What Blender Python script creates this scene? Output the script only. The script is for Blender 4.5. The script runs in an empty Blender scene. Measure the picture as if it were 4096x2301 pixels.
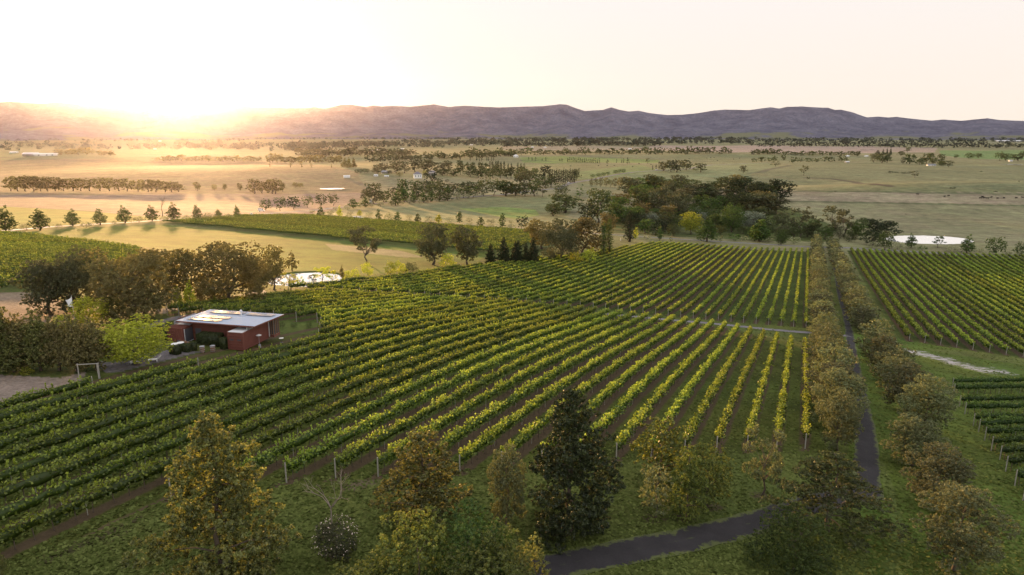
import bpy, bmesh, math, random
import numpy as np
from mathutils import Vector, Matrix, noise as mnoise

# ---------------------------------------------------------------- camera, sky, sun, exposure
SC = bpy.context.scene
PITCH = math.radians(12.9)
CAMZ = 100.0
cam_d = bpy.data.cameras.new("camera")
cam_d.sensor_width = 36.0
cam_d.lens = 24.0
cam_d.clip_start = 0.5
cam_d.clip_end = 60000.0
cam = bpy.data.objects.new("camera", cam_d)
SC.collection.objects.link(cam)
cam.location = (0, 0, CAMZ)
cam.rotation_euler = (math.pi / 2 - PITCH, 0, 0)
SC.camera = cam

SUN_EL = math.radians(2.9)
SUN_AZ = math.radians(-25.4)          # clockwise from +Y
SUN_DIR = Vector((math.sin(SUN_AZ) * math.cos(SUN_EL), math.cos(SUN_AZ) * math.cos(SUN_EL), math.sin(SUN_EL)))
world = bpy.data.worlds.new("World")
SC.world = world
world.use_nodes = True
wn = world.node_tree.nodes
wl = world.node_tree.links
sky = wn.new("ShaderNodeTexSky")
sky.sky_type = 'NISHITA'
sky.sun_disc = False
sky.sun_elevation = SUN_EL
sky.sun_rotation = SUN_AZ % (2 * math.pi)
sky.altitude = 500
sky.air_density = 1.0
sky.dust_density = 3.5
sky.ozone_density = 1.0
w_hs = wn.new("ShaderNodeHueSaturation")
w_hs.inputs['Saturation'].default_value = 0.5
w_gm = wn.new("ShaderNodeGamma")
w_gm.inputs[1].default_value = 0.7
wl.new(sky.outputs[0], w_hs.inputs['Color'])
wl.new(w_hs.outputs[0], w_gm.inputs[0])
# cream sky gradient, brightened out of view behind the camera for added fill light
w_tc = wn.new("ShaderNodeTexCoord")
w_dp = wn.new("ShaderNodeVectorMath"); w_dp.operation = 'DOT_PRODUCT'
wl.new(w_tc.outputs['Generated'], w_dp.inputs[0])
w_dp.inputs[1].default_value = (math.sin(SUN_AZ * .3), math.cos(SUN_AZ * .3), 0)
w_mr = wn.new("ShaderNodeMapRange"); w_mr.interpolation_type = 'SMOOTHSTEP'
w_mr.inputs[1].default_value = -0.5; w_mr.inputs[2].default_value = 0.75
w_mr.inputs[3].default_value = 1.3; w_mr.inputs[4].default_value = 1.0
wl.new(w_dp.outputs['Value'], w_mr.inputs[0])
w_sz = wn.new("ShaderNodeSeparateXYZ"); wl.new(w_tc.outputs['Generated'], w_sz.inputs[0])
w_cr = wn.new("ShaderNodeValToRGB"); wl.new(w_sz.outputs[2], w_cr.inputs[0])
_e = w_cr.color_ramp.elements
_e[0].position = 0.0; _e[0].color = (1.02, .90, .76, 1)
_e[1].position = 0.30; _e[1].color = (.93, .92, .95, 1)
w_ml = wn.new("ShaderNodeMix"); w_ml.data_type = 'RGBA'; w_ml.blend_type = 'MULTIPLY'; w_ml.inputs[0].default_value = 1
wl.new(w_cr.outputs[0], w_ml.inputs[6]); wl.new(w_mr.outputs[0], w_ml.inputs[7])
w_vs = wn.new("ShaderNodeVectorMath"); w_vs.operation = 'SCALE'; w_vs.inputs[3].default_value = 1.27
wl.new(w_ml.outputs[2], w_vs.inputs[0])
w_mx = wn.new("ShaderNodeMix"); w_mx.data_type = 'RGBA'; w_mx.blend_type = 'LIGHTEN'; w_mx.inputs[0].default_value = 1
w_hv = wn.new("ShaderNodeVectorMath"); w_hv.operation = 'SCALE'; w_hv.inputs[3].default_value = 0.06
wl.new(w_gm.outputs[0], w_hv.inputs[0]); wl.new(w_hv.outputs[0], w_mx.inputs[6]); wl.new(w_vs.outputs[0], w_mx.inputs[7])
# bright aureole round the sun itself
w_sd = wn.new("ShaderNodeVectorMath"); w_sd.operation = 'DOT_PRODUCT'
w_nm = wn.new("ShaderNodeVectorMath"); w_nm.operation = 'NORMALIZE'
wl.new(w_tc.outputs['Generated'], w_nm.inputs[0]); wl.new(w_nm.outputs[0], w_sd.inputs[0])
w_sd.inputs[1].default_value = tuple(SUN_DIR)
w_a = wn.new("ShaderNodeMath"); w_a.operation = 'MAXIMUM'; wl.new(w_sd.outputs['Value'], w_a.inputs[0]); w_a.inputs[1].default_value = 0
w_b = wn.new("ShaderNodeMath"); w_b.operation = 'POWER'; wl.new(w_a.outputs[0], w_b.inputs[0]); w_b.inputs[1].default_value = 1600
w_c = wn.new("ShaderNodeVectorMath"); w_c.operation = 'SCALE'; w_c.inputs[0].default_value = (6, 4.8, 3.2)
wl.new(w_b.outputs[0], w_c.inputs[3])
w_d = wn.new("ShaderNodeVectorMath"); w_d.operation = 'ADD'
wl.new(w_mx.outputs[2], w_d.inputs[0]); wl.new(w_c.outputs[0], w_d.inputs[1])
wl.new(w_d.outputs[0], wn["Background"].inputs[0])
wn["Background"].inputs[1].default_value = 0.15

sun_d = bpy.data.lights.new("sun", 'SUN')
sun_d.energy = 3.4
sun_d.angle = math.radians(2.5)
sun_d.color = (1.0, 0.56, 0.21)
sun = bpy.data.objects.new("sun", sun_d)
SC.collection.objects.link(sun)
sun.rotation_euler = SUN_DIR.to_track_quat('Z', 'Y').to_euler()

SC.view_settings.view_transform = 'Standard'
SC.view_settings.look = 'None'
SC.view_settings.gamma = 1.0
SC.view_settings.exposure = 2.42
SC.render.engine = 'CYCLES'
SC.cycles.max_bounces = 4
SC.cycles.diffuse_bounces = 2
SC.cycles.glossy_bounces = 2
SC.cycles.transmission_bounces = 2
SC.cycles.transparent_max_bounces = 6
SC.cycles.volume_bounces = 0
SC.cycles.use_denoising = True

# ---------------------------------------------------------------- ground shape
AZ = math.radians(23.38)              # bearing of the vine rows
SA, CA = math.sin(AZ), math.cos(AZ)
F = 2731.0                            # focal length in photo pixels (4096 wide)
KN = [-60, 0, 40, 80, 120, 160, 200, 250, 320, 420, 500, 600]
SL = [0.0, 0.024, 0.069, 0.113, 0.160, 0.126, 0.091, 0.076, 0.072, 0.072, 0.03, 0.0]
_g = np.arange(-400, 1000, 2.0)
_s = np.interp(_g, KN, SL)
_h = np.concatenate([[0], np.cumsum((_s[1:] + _s[:-1]) * 1.0)])
_h -= np.interp(0, _g, _h)

def uv(x, y):
    return x * SA + y * CA, -x * CA + y * SA

def xy(u, v):
    return u * SA - v * CA, u * CA + v * SA

def sstep(a, b, t):
    t = np.clip((t - a) / (b - a), 0, 1)
    return t * t * (3 - 2 * t)

# gentle rises on the plain: x, y, radius along x, radius along y, height
BUMPS = [(520, 760, 330, 120, 17), (430, 1250, 500, 260, 7), (-420, 1150, 420, 260, 12), (-1500, 2100, 900, 500, 14),
         (-250, 1900, 500, 400, 8), (900, 2200, 900, 600, 8), (-900, 900, 300, 260, 4)]
PONDS = []                            # filled below: (x, y, rx, ry, rot, z)

RIDGE_A1 = [(0,140),(100,132),(370,150),(560,138),(640,145),(850,175),(1000,175),(1150,160),(1330,148),(1500,160),(1750,166),(1950,150),(2150,157),(2300,175)]
RIDGE_A2 = [(0,180),(300,190),(520,192),(600,183),(700,197),(860,162),(950,162),(1080,182),(1150,168),(1230,178),(1330,172),(1500,180),(1720,158),(1850,182),(2000,170),(2200,182)]
RIDGE_A3 = [(0,187),(200,180),(400,175),(560,157),(620,160),(700,190),(790,220),(900,213),(960,210),(1040,185),(1110,208),(1200,225),(1290,217),(1400,240),(1560,258),(1700,255),(1850,240),(2000,215),(2100,207)]
RIDGE_A4 = [(0,212),(200,185),(280,197),(350,182),(500,178),(640,187),(740,190),(800,210),(860,208),(960,230),(1100,280),(1200,272),(1300,280),(1380,275),(1500,290),(1700,310),(1820,300),(1980,312),(2100,300),(2220,288),(2350,305),(2567,313)]
_rx = []
_ry = []
for ox, pts in ((0, RIDGE_A1), (1000, RIDGE_A2), (2000, RIDGE_A3), (2996, RIDGE_A4)):
    for a, b in pts:
        _rx.append(ox + a * 0.4285)
        _ry.append(350 + b * 0.4285)

def ray(px, py):
    """viewing direction through a pixel of the 4096 x 2301 photograph"""
    X = (np.asarray(px, float) - 2048) / F
    Y = -(np.asarray(py, float) - 1150.5) / F
    return X, math.cos(PITCH) + Y * math.sin(PITCH), -math.sin(PITCH) + Y * math.cos(PITCH)

_dx, _dy, _dz = ray(_rx, _ry)
_o = np.argsort(np.arctan2(_dx, _dy))
RID_AZ = np.arctan2(_dx, _dy)[_o]
RID_EL = (_dz / np.hypot(_dx, _dy))[_o]

def ground(x, y):
    x = np.asarray(x, float)
    y = np.asarray(y, float)
    u, v = uv(x, y)
    z = CAMZ - 30.1 - np.interp(u, _g, _h)
    fade = 1 - sstep(330, 620, u)
    z = z + 0.0527 * 160 * np.tanh(v / 160) * fade
    r = np.hypot(x, y)
    for bx, by, sx, sy, h in BUMPS:
        z = z + h * np.exp(-((x - bx) / sx) ** 2 - ((y - by) / sy) ** 2)
    # soft undulation of the paddocks
    z = z + sstep(350, 900, r) * (2.2 * np.sin(x / 170 + 1) * np.sin(y / 230) + 1.2 * np.sin(x / 83 + y / 120))
    for qx, qy, rx, ry, ro, qz in PONDS:
        c, s = math.cos(ro), math.sin(ro)
        a = ((x - qx) * c + (y - qy) * s) / rx
        b = (-(x - qx) * s + (y - qy) * c) / ry
        d = np.sqrt(a * a + b * b)
        w = 1 - sstep(1.12, 1.9, d)
        z = z * (1 - w) + (qz + 0.25 - 1.1 * (1 - sstep(0.8, 1.12, d))) * w
    return z

def at(px, py):
    """ground point seen at photo pixel (px, py)"""
    dx, dy, dz = ray(px, py)
    n = math.hypot(dx, dy)
    lo = 8.0
    t = lo
    prev = lo
    while t < 16000:
        if CAMZ + dz * t < float(ground(dx * t, dy * t)):
            break
        prev = t
        t *= 1.03
    lo, hi = prev, t
    for _ in range(30):
        m = (lo + hi) / 2
        if CAMZ + dz * m < float(ground(dx * m, dy * m)):
            hi = m
        else:
            lo = m
    return float(dx * hi), float(dy * hi)

def depth(x, y, z):
    return y * math.cos(PITCH) + (CAMZ - z) * math.sin(PITCH)

# crops used while measuring the photograph: origin and photo pixels per crop pixel
CROP = {'A1': (0, 350, .4285), 'A2': (1000, 350, .4285), 'A3': (2000, 350, .4285), 'A4': (2996, 350, .4285),
        'B1': (0, 900, .4837), 'B2': (1000, 900, .4837), 'B3': (2000, 900, .4837), 'B4': (2996, 900, .4837),
        'C1': (0, 1600, .4844), 'C2': (1000, 1600, .4844), 'C3': (2000, 1600, .4844), 'C4': (2996, 1600, .4844)}

def pix(c, x, y):
    o = CROP[c]
    return o[0] + x * o[2], o[1] + y * o[2]

# ---------------------------------------------------------------- helpers
COL = SC.collection
_ords = ['first', 'second', 'third', 'fourth', 'fifth', 'sixth', 'seventh', 'eighth', 'ninth', 'tenth', 'eleventh', 'twelfth',
         'thirteenth', 'fourteenth', 'fifteenth', 'sixteenth', 'seventeenth', 'eighteenth', 'nineteenth']
_tens = {2: 'twent', 3: 'thirt', 4: 'fort', 5: 'fift'}

def ordw(n):
    """1 -> first, 23 -> twenty-third"""
    if n < 20:
        return _ords[n - 1]
    t, o = divmod(n, 10)
    return _tens[t] + 'ieth' if o == 0 else _tens[t] + 'y-' + _ords[o - 1]

def tag(o, label=None, cat=None, group=None, kind=None):
    if label: o['label'] = label
    if cat: o['category'] = cat
    if group: o['group'] = group
    if kind: o['kind'] = kind
    return o

def obj(name, me, parent=None, loc=None, mat=None):
    o = bpy.data.objects.new(name, me)
    COL.objects.link(o)
    if parent is not None: o.parent = parent
    if loc is not None: o.location = loc
    if mat is not None and me is not None:
        if len(me.materials) == 0: me.materials.append(mat)
        if me.materials[0] is not mat:
            o.material_slots[0].link = 'OBJECT'
            o.material_slots[0].material = mat
    return o

def thing(name, loc, label, cat, group=None, rz=0.0, scale=None):
    o = obj(name, None, loc=loc)
    o.empty_display_size = 0.2
    o.rotation_euler = (0, 0, rz)
    if scale: o.scale = scale
    return tag(o, label, cat, group)

def mesh_np(name, V, Fc, tint=None, mat=None, smooth=False, attrs=None):
    """V (n,3), Fc (m,k) of equal size, or a list of such arrays"""
    me = bpy.data.meshes.new(name)
    Fs = Fc if isinstance(Fc, list) else [Fc]
    Fs = [np.asarray(f, np.int32) for f in Fs if len(f)]
    V = np.asarray(V, np.float32)
    me.vertices.add(len(V))
    me.vertices.foreach_set("co", V.ravel())
    nl = sum(f.size for f in Fs)
    npoly = sum(len(f) for f in Fs)
    me.loops.add(nl)
    me.polygons.add(npoly)
    me.loops.foreach_set("vertex_index", np.concatenate([f.ravel() for f in Fs]))
    tot = np.concatenate([np.full(len(f), f.shape[1], np.int32) for f in Fs])
    st = np.concatenate([[0], np.cumsum(tot)[:-1]]).astype(np.int32)
    me.polygons.foreach_set("loop_start", st)
    try:
        me.polygons.foreach_set("loop_total", tot)
    except Exception:
        pass
    if smooth:
        me.polygons.foreach_set("use_smooth", np.ones(npoly, bool))
    if tint is not None:
        a = me.attributes.new("tint", 'FLOAT', 'POINT')
        a.data.foreach_set("value", np.asarray(tint, np.float32))
    for k, arr in (attrs or {}).items():
        arr = np.asarray(arr, np.float32)
        if arr.ndim == 2:
            a = me.attributes.new(k, 'FLOAT_COLOR', 'POINT')
            a.data.foreach_set("color", np.concatenate([arr, np.ones((len(arr), 1), np.float32)], 1).ravel())
        else:
            a = me.attributes.new(k, 'FLOAT', 'POINT')
            a.data.foreach_set("value", arr)
    me.update()
    me.validate()
    if mat is not None: me.materials.append(mat)
    return me

class MB:
    """collects simple solids into one mesh"""
    def __init__(self):
        self.v = []; self.f = []
    def add(self, vs, fs):
        n = len(self.v)
        self.v += [tuple(map(float, q)) for q in vs]
        self.f += [tuple(n + i for i in q) for q in fs]
    def box(self, x0, x1, y0, y1, z0, z1):
        self.add([(x0,y0,z0),(x1,y0,z0),(x1,y1,z0),(x0,y1,z0),(x0,y0,z1),(x1,y0,z1),(x1,y1,z1),(x0,y1,z1)],
                 [(0,3,2,1),(4,5,6,7),(0,1,5,4),(1,2,6,5),(2,3,7,6),(3,0,4,7)])
    def tube(self, pts, rad, n=6, cap=True):
        pts = [Vector(p) for p in pts]
        rings = []
        for i, p in enumerate(pts):
            d = (pts[min(i + 1, len(pts) - 1)] - pts[max(i - 1, 0)])
            if d.length < 1e-6: d = Vector((0, 0, 1))
            d.normalize()
            a = d.cross(Vector((0.13, 1, 0.07))); a.normalize()
            b = d.cross(a)
            r = rad[i] if isinstance(rad, (list, tuple)) else rad
            rings.append([p + a * (math.cos(t * 2 * math.pi / n) * r) + b * (math.sin(t * 2 * math.pi / n) * r) for t in range(n)])
        vs = [q for r_ in rings for q in r_]
        fs = []
        for i in range(len(rings) - 1):
            for t in range(n):
                u = (t + 1) % n
                fs.append((i*n+t, i*n+u, (i+1)*n+u, (i+1)*n+t))
        if cap:
            fs.append(tuple(range(n - 1, -1, -1)))
            fs.append(tuple((len(rings)-1)*n + t for t in range(n)))
        self.add(vs, fs)
    def lathe(self, prof, cx=0, cy=0, n=14):
        vs = []
        for r, z in prof:
            for t in range(n):
                a = t * 2 * math.pi / n
                vs.append((cx + r * math.cos(a), cy + r * math.sin(a), z))
        fs = []
        for i in range(len(prof) - 1):
            for t in range(n):
                u = (t + 1) % n
                fs.append((i*n+t, i*n+u, (i+1)*n+u, (i+1)*n+t))
        fs.append(tuple(range(n - 1, -1, -1)))
        fs.append(tuple((len(prof)-1)*n + t for t in range(n)))
        self.add(vs, fs)
    def mesh(self, name, mat=None, smooth=False, bevel=0.0):
        me = bpy.data.meshes.new(name)
        me.from_pydata(self.v, [], self.f)
        if bevel:
            bm = bmesh.new(); bm.from_mesh(me)
            bmesh.ops.bevel(bm, geom=bm.edges[:], offset=bevel, segments=1, affect='EDGES')
            bm.to_mesh(me); bm.free()
        if smooth:
            for p in me.polygons: p.use_smooth = True
        me.update()
        if mat is not None: me.materials.append(mat)
        return me

# ---------------------------------------------------------------- materials
def new_mat(name):
    m = bpy.data.materials.new(name)
    m.use_nodes = True
    n = m.node_tree.nodes
    n.clear()
    out = n.new("ShaderNodeOutputMaterial")
    return m, n, m.node_tree.links, out

def mix_rgb(n, l, fac, a, b, mode='MIX'):
    x = n.new("ShaderNodeMix"); x.data_type = 'RGBA'; x.blend_type = mode
    for i, s in ((0, fac), (6, a), (7, b)):
        if isinstance(s, (int, float)): x.inputs[i].default_value = s
        elif isinstance(s, (tuple, list)): x.inputs[i].default_value = (*s, 1) if len(s) == 3 else s
        else: l.new(s, x.inputs[i])
    return x.outputs[2]

def mth(n, l, op, a, b=None, clamp=False):
    x = n.new("ShaderNodeMath"); x.operation = op; x.use_clamp = clamp
    for i, s in ((0, a), (1, b)):
        if s is None: continue
        if isinstance(s, (int, float)): x.inputs[i].default_value = s
        else: l.new(s, x.inputs[i])
    return x.outputs[0]

def noise_n(n, l, scale, detail=4, rough=0.6, vec=None, out=0):
    x = n.new("ShaderNodeTexNoise")
    x.inputs['Scale'].default_value = scale
    x.inputs['Detail'].default_value = detail
    x.inputs['Roughness'].default_value = rough
    if vec is not None: l.new(vec, x.inputs['Vector'])
    return x.outputs[out]

def ramp(n, l, fac, stops):
    x = n.new("ShaderNodeValToRGB")
    e = x.color_ramp.elements
    while len(e) < len(stops): e.new(0.5)
    for i, (p, c) in enumerate(stops):
        e[i].position = p
        e[i].color = (*c, 1) if len(c) == 3 else c
    l.new(fac, x.inputs[0])
    return x.outputs[0]

def m_leaf(name, dark, light, trans=0.3, gloss=0.0):
    m, n, l, out = new_mat(name)
    at_ = n.new("ShaderNodeAttribute"); at_.attribute_name = "tint"
    oi = n.new("ShaderNodeObjectInfo")
    f = at_.outputs['Fac']
    col = mix_rgb(n, l, f, dark, light)
    hs = n.new("ShaderNodeHueSaturation")
    l.new(col, hs.inputs['Color'])
    l.new(mth(n, l, 'MULTIPLY_ADD', oi.outputs['Random'], 0.05), hs.inputs['Hue'])
    hs.inputs['Hue'].default_value = 0.5
    r = mth(n, l, 'MULTIPLY', oi.outputs['Random'], 0.022)
    l.new(mth(n, l, 'ADD', r, 0.499), hs.inputs['Hue'])
    l.new(mth(n, l, 'ADD', mth(n, l, 'MULTIPLY', oi.outputs['Random'], 0.45), 0.78), hs.inputs['Value'])
    d = n.new("ShaderNodeBsdfDiffuse"); l.new(hs.outputs[0], d.inputs[0])
    t = n.new("ShaderNodeBsdfTranslucent"); l.new(mix_rgb(n, l, 0.5, hs.outputs[0], mix_rgb(n, l, 1.0, hs.outputs[0], (1.45, 1.4, 0.55), 'MULTIPLY')), t.inputs[0])
    mx = n.new("ShaderNodeMixShader"); mx.inputs[0].default_value = trans
    l.new(d.outputs[0], mx.inputs[1]); l.new(t.outputs[0], mx.inputs[2])
    res = mx.outputs[0]
    if gloss:
        g = n.new("ShaderNodeBsdfGlossy"); g.inputs['Roughness'].default_value = 0.45
        m2 = n.new("ShaderNodeMixShader"); m2.inputs[0].default_value = gloss
        l.new(res, m2.inputs[1]); l.new(g.outputs[0], m2.inputs[2]); res = m2.outputs[0]
    l.new(res, out.inputs[0])
    return m

def m_plain(name, col, rough=0.8, metal=0.0, var=0.15, scale=3.0, spec=0.3):
    m, n, l, out = new_mat(name)
    p = n.new("ShaderNodeBsdfPrincipled")
    tc = n.new("ShaderNodeTexCoord")
    f = noise_n(n, l, scale, 5, 0.65, tc.outputs['Object'])
    c = mix_rgb(n, l, f, tuple(x * (1 - var) for x in col), tuple(min(1, x * (1 + var)) for x in col))
    l.new(c, p.inputs['Base Color'])
    p.inputs['Roughness'].default_value = rough
    p.inputs['Metallic'].default_value = metal
    p.inputs['Specular IOR Level'].default_value = spec
    l.new(p.outputs[0], out.inputs[0])
    return m

M = {}
LEAF = dict(
    gum=((.040, .044, .020), (.185, .180, .085), .28), olive=((.030, .040, .012), (.145, .165, .050), .30),
    rust=((.080, .068, .026), (.330, .270, .105), .40), green=((.022, .042, .008), (.145, .200, .040), .36),
    dark=((.012, .018, .007), (.070, .085, .026), .2), lime=((.190, .215, .018), (.720, .690, .080), .45),
    yellow=((.120, .150, .014), (.560, .540, .060), .42), globe=((.050, .065, .022), (.520, .500, .290), .25),
    pear=((.044, .056, .020), (.300, .315, .145), .34), gold=((.046, .052, .014), (.270, .260, .075), .40),
    hedge=((.024, .036, .010), (.095, .110, .030), .25), far=((.030, .036, .022), (.085, .090, .050), .1),
    silver=((.070, .085, .055), (.320, .345, .250), .2), vine=((.034, .062, .007), (.350, .400, .055), .42),
    vinefar=((.050, .080, .012), (.260, .290, .050), .40), rose=((.018, .026, .010), (.130, .120, .060), .2),
    bushy=((.020, .032, .008), (.240, .260, .052), .36))
for k_, (a_, b_, t_) in LEAF.items():
    M[k_] = m_leaf('leaf_' + k_, a_, b_, t_, 0.03)
M['bark'] = m_plain('bark', (.11, .085, .062), .95, var=.4, scale=6)
M['bark_pale'] = m_plain('bark_pale', (.26, .21, .17), .95, var=.35, scale=6)
M['post'] = m_plain('post', (.30, .28, .24), .9, var=.25, scale=8)
M['white'] = m_plain('white_paint', (.78, .77, .74), .6, var=.05)
M['red'] = m_plain('red_steel', (.160, .052, .036), .6, var=.22, scale=1.3, spec=.4)
M['tin'] = m_plain('zinc_roof', (.42, .47, .56), .5, metal=.2, var=.08, scale=.9)
M['tinfar'] = m_plain('pale_tin', (.66, .66, .66), .5, var=.08)
M['grey'] = m_plain('grey_metal', (.35, .36, .38), .5, metal=.3)
M['dkgrey'] = m_plain('dark_grey', (.08, .08, .09), .6)
M['panel'] = m_plain('panel_glass', (.20, .21, .24), .38, metal=.35, var=.05, spec=1.0)
M['slate'] = m_plain('slate_roof', (.16, .16, .19), .7)
M['glass'] = m_plain('window_glass', (.10, .10, .10), .08, var=.02, spec=1.0)
M['wood'] = m_plain('wood', (.20, .11, .06), .8, var=.3, scale=5)
M['cattle'] = m_plain('cattle_hide', (.018, .015, .013), .8)
M['flag'] = m_plain('flag_cloth', (.80, .80, .82), .8, var=.03)

# water: pale, partly metallic colour put in to brighten the mirrored sky
m, n, l, out = new_mat('water')
p = n.new("ShaderNodeBsdfPrincipled")
p.inputs['Base Color'].default_value = (.86, .86, .84, 1)
p.inputs['Metallic'].default_value = .6
p.inputs['Roughness'].default_value = .03
p.inputs['Specular IOR Level'].default_value = 1.0
p.inputs['IOR'].default_value = 1.6
tc = n.new("ShaderNodeTexCoord")
bp = n.new("ShaderNodeBump"); bp.inputs['Strength'].default_value = .02; bp.inputs['Distance'].default_value = .05
l.new(noise_n(n, l, 2.0, 3, .5, tc.outputs['Object']), bp.inputs['Height'])
l.new(bp.outputs[0], p.inputs['Normal'])
l.new(p.outputs[0], out.inputs[0])
M['water'] = m

def m_gravel(name, a, b, scale):
    m, n, l, out = new_mat(name)
    p = n.new("ShaderNodeBsdfPrincipled")
    tc = n.new("ShaderNodeTexCoord")
    f1 = noise_n(n, l, scale, 6, .75, tc.outputs['Object'])
    f2 = noise_n(n, l, scale * .05, 6, .75, tc.outputs['Object'])
    f = mth(n, l, 'MULTIPLY_ADD', f1, .6)
    n_ = f.node; l.new(mth(n, l, 'MULTIPLY', f2, .75), n_.inputs[2])
    ae = n.new("ShaderNodeAttribute"); ae.attribute_name = "edge"
    g1 = noise_n(n, l, .55, 6, .75, tc.outputs['Object'])
    e1 = mth(n, l, 'ADD', ae.outputs['Fac'], mth(n, l, 'MULTIPLY', mth(n, l, 'SUBTRACT', g1, .5), 2.2))
    e2 = n.new("ShaderNodeMapRange"); e2.inputs[1].default_value = .74; e2.inputs[2].default_value = .92; l.new(e1, e2.inputs[0])
    c0 = mth(n, l, 'SUBTRACT', mth(n, l, 'ADD', mth(n, l, 'MULTIPLY', mth(n, l, 'SUBTRACT', g1, .5), 1.6), .5), mth(n, l, 'MULTIPLY', ae.outputs['Fac'], 1.8))
    c1 = n.new("ShaderNodeMapRange"); c1.inputs[1].default_value = .5; c1.inputs[2].default_value = .75; c1.inputs[4].default_value = .45; l.new(c0, c1.inputs[0])
    gf = mth(n, l, 'MAXIMUM', e2.outputs[0], c1.outputs[0])
    gcol = mix_rgb(n, l, f1, (.040, .052, .012), (.110, .125, .034))
    l.new(mix_rgb(n, l, gf, ramp(n, l, f, [(.42, a), (.86, b)]), gcol), p.inputs['Base Color'])
    p.inputs['Roughness'].default_value = .95
    bp = n.new("ShaderNodeBump"); bp.inputs['Strength'].default_value = .5; bp.inputs['Distance'].default_value = .05
    l.new(f1, bp.inputs['Height']); l.new(bp.outputs[0], p.inputs['Normal'])
    l.new(p.outputs[0], out.inputs[0])
    return m
M['road'] = m_gravel('dark_gravel', (.007, .006, .007), (.030, .026, .028), 9)
M['path'] = m_gravel('grey_gravel', (.085, .075, .085), (.20, .185, .19), 7)
M['drive'] = m_gravel('pale_gravel', (.30, .27, .25), (.55, .50, .46), 3)

# ---------------------------------------------------------------- ponds (they shape the ground)
def pond_at(px, py, rx, ry, ro=0.0):
    x, y = at(px, py)
    PONDS.append((x, y, rx, ry, ro, float(ground(x, y))))
for q in [(1222, 1118, 9.5, 9.0, 0.0), (3712, 959, 29, 18.5, 0.05), (1328, 755, 15.5, 10, 0.0), (4072, 658.5, 30, 9, 0.0),
          (3476, 600, 34, 16, 0.0)]:
    pond_at(*q)

# ---------------------------------------------------------------- terrain sheet with painted fields
def poly_world(pts):
    return np.array([at(*p) for p in pts])

def in_poly(x, y, P):
    ins = np.zeros(x.shape, bool)
    n_ = len(P)
    j = n_ - 1
    for i in range(n_):
        xi, yi = P[i]; xj, yj = P[j]
        c = ((yi > y) != (yj > y)) & (x < (xj - xi) * (y - yi) / (yj - yi + 1e-12) + xi)
        ins ^= c
        j = i
    return ins

def dist_line(x, y, P):
    d = np.full(x.shape, 1e9)
    for (ax, ay), (bx, by) in zip(P[:-1], P[1:]):
        vx, vy = bx - ax, by - ay
        t = np.clip(((x - ax) * vx + (y - ay) * vy) / (vx * vx + vy * vy + 1e-9), 0, 1)
        d = np.minimum(d, np.hypot(x - ax - t * vx, y - ay - t * vy))
    return d

rings = [9.0]
while rings[-1] < 13500:
    r_ = rings[-1]
    rings.append(r_ * (1.0062 if r_ < 1500 else 1.012))
rings = np.array(rings)
ang = np.radians(np.concatenate([np.arange(-100, -46, 1.0), np.arange(-46, 46, 0.085), np.arange(46, 101, 1.0)]))
RR, AA = np.meshgrid(rings, ang, indexing='ij')
GX, GY = RR * np.sin(AA), RR * np.cos(AA)
# drop the inner disc a little way behind the camera too: a small cap closes it
GZ = ground(GX, GY)
x_, y_ = GX.ravel(), GY.ravel()
rr_ = np.hypot(x_, y_)
uu_, vv_ = uv(x_, y_)

DRY = np.array((.200, .182, .098)); OLIVE = np.array((.118, .145, .050)); GRASS = np.array((.074, .090, .021))
BRIGHT = np.array((.170, .240, .050)); BROWN = np.array((.205, .150, .115)); SOIL = np.array((.085, .058, .042))
def sm(x, y, s, o=0):
    return np.sin(x / s + o) * np.sin(y / (s * 1.3) + 2 * o) * .5 + .5
w1 = np.clip(sm(x_, y_, 160, 1) * .6 + sm(x_ + y_, y_ - x_, 61, 2) * .4, 0, 1)[:, None]
fc = DRY * (1 - w1 * .55) + OLIVE * (w1 * .55)
near = (1 - sstep(260, 520, rr_))[:, None]
lawn = GRASS
fc = fc * (1 - near) + lawn * near
vin = np.zeros(len(x_))
grv = np.zeros(len(x_))

def paint(pts, col, keep=0.0):
    P = poly_world(pts)
    k = in_poly(x_, y_, P)
    fc[k] = fc[k] * keep + np.array(col) * (1 - keep)
    return k
# left paddocks
paint([(-500, 640), (1100, 640), (1430, 690), (1470, 730), (1480, 772), (720, 775), (-500, 775)], (.215, .155, .090), .2)
paint([(-500, 773), (720, 775), (1470, 772), (1430, 810), (1330, 840), (1230, 858), (900, 866), (557, 864), (364, 845), (-500, 800)], BROWN)
paint([(-500, 800), (364, 845), (557, 864), (640, 874), (500, 890), (300, 903), (0, 925), (-500, 960)], (.150, .165, .040))
paint([(-500, 960), (0, 932), (330, 910), (650, 898), (1100, 940), (1400, 968), (1700, 1000), (1950, 1012), (1900, 1062), (1300, 1088), (1000, 1060), (700, 1000), (300, 960), (0, 955), (-500, 1100)], (.090, .120, .022))
paint([(1600, 1003), (1300, 975), (1330, 1000), (1620, 1030), (1700, 1030)], (.24, .19, .12), .3)
paint([(1200, 862), (1500, 838), (1800, 812), (2340, 776), (2440, 800), (2480, 860), (2300, 905), (1700, 885), (1400, 876)], (.165, .170, .080))
paint([(1830, 835), (2000, 828), (2140, 838), (2160, 860), (2060, 878), (1960, 860)], BRIGHT, .35)
paint([(1480, 772), (1430, 700), (1650, 712), (2100, 712), (2300, 716), (2330, 775), (1900, 790), (1600, 820)], (.220, .195, .110), .2)
paint([(2080, 630), (2240, 625), (2640, 640), (2630, 652), (2200, 655), (2090, 650)], (.150, .200, .055), .15)
paint([(2300, 690), (2560, 660), (2640, 684), (2400, 712), (2300, 718)], (.150, .190, .070), .25)
paint([(2620, 684), (2840, 655), (3080, 652), (3120, 665), (3000, 700), (3010, 740), (2740, 742), (2350, 730), (2480, 700)], (.150, .175, .085), .25)
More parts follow.
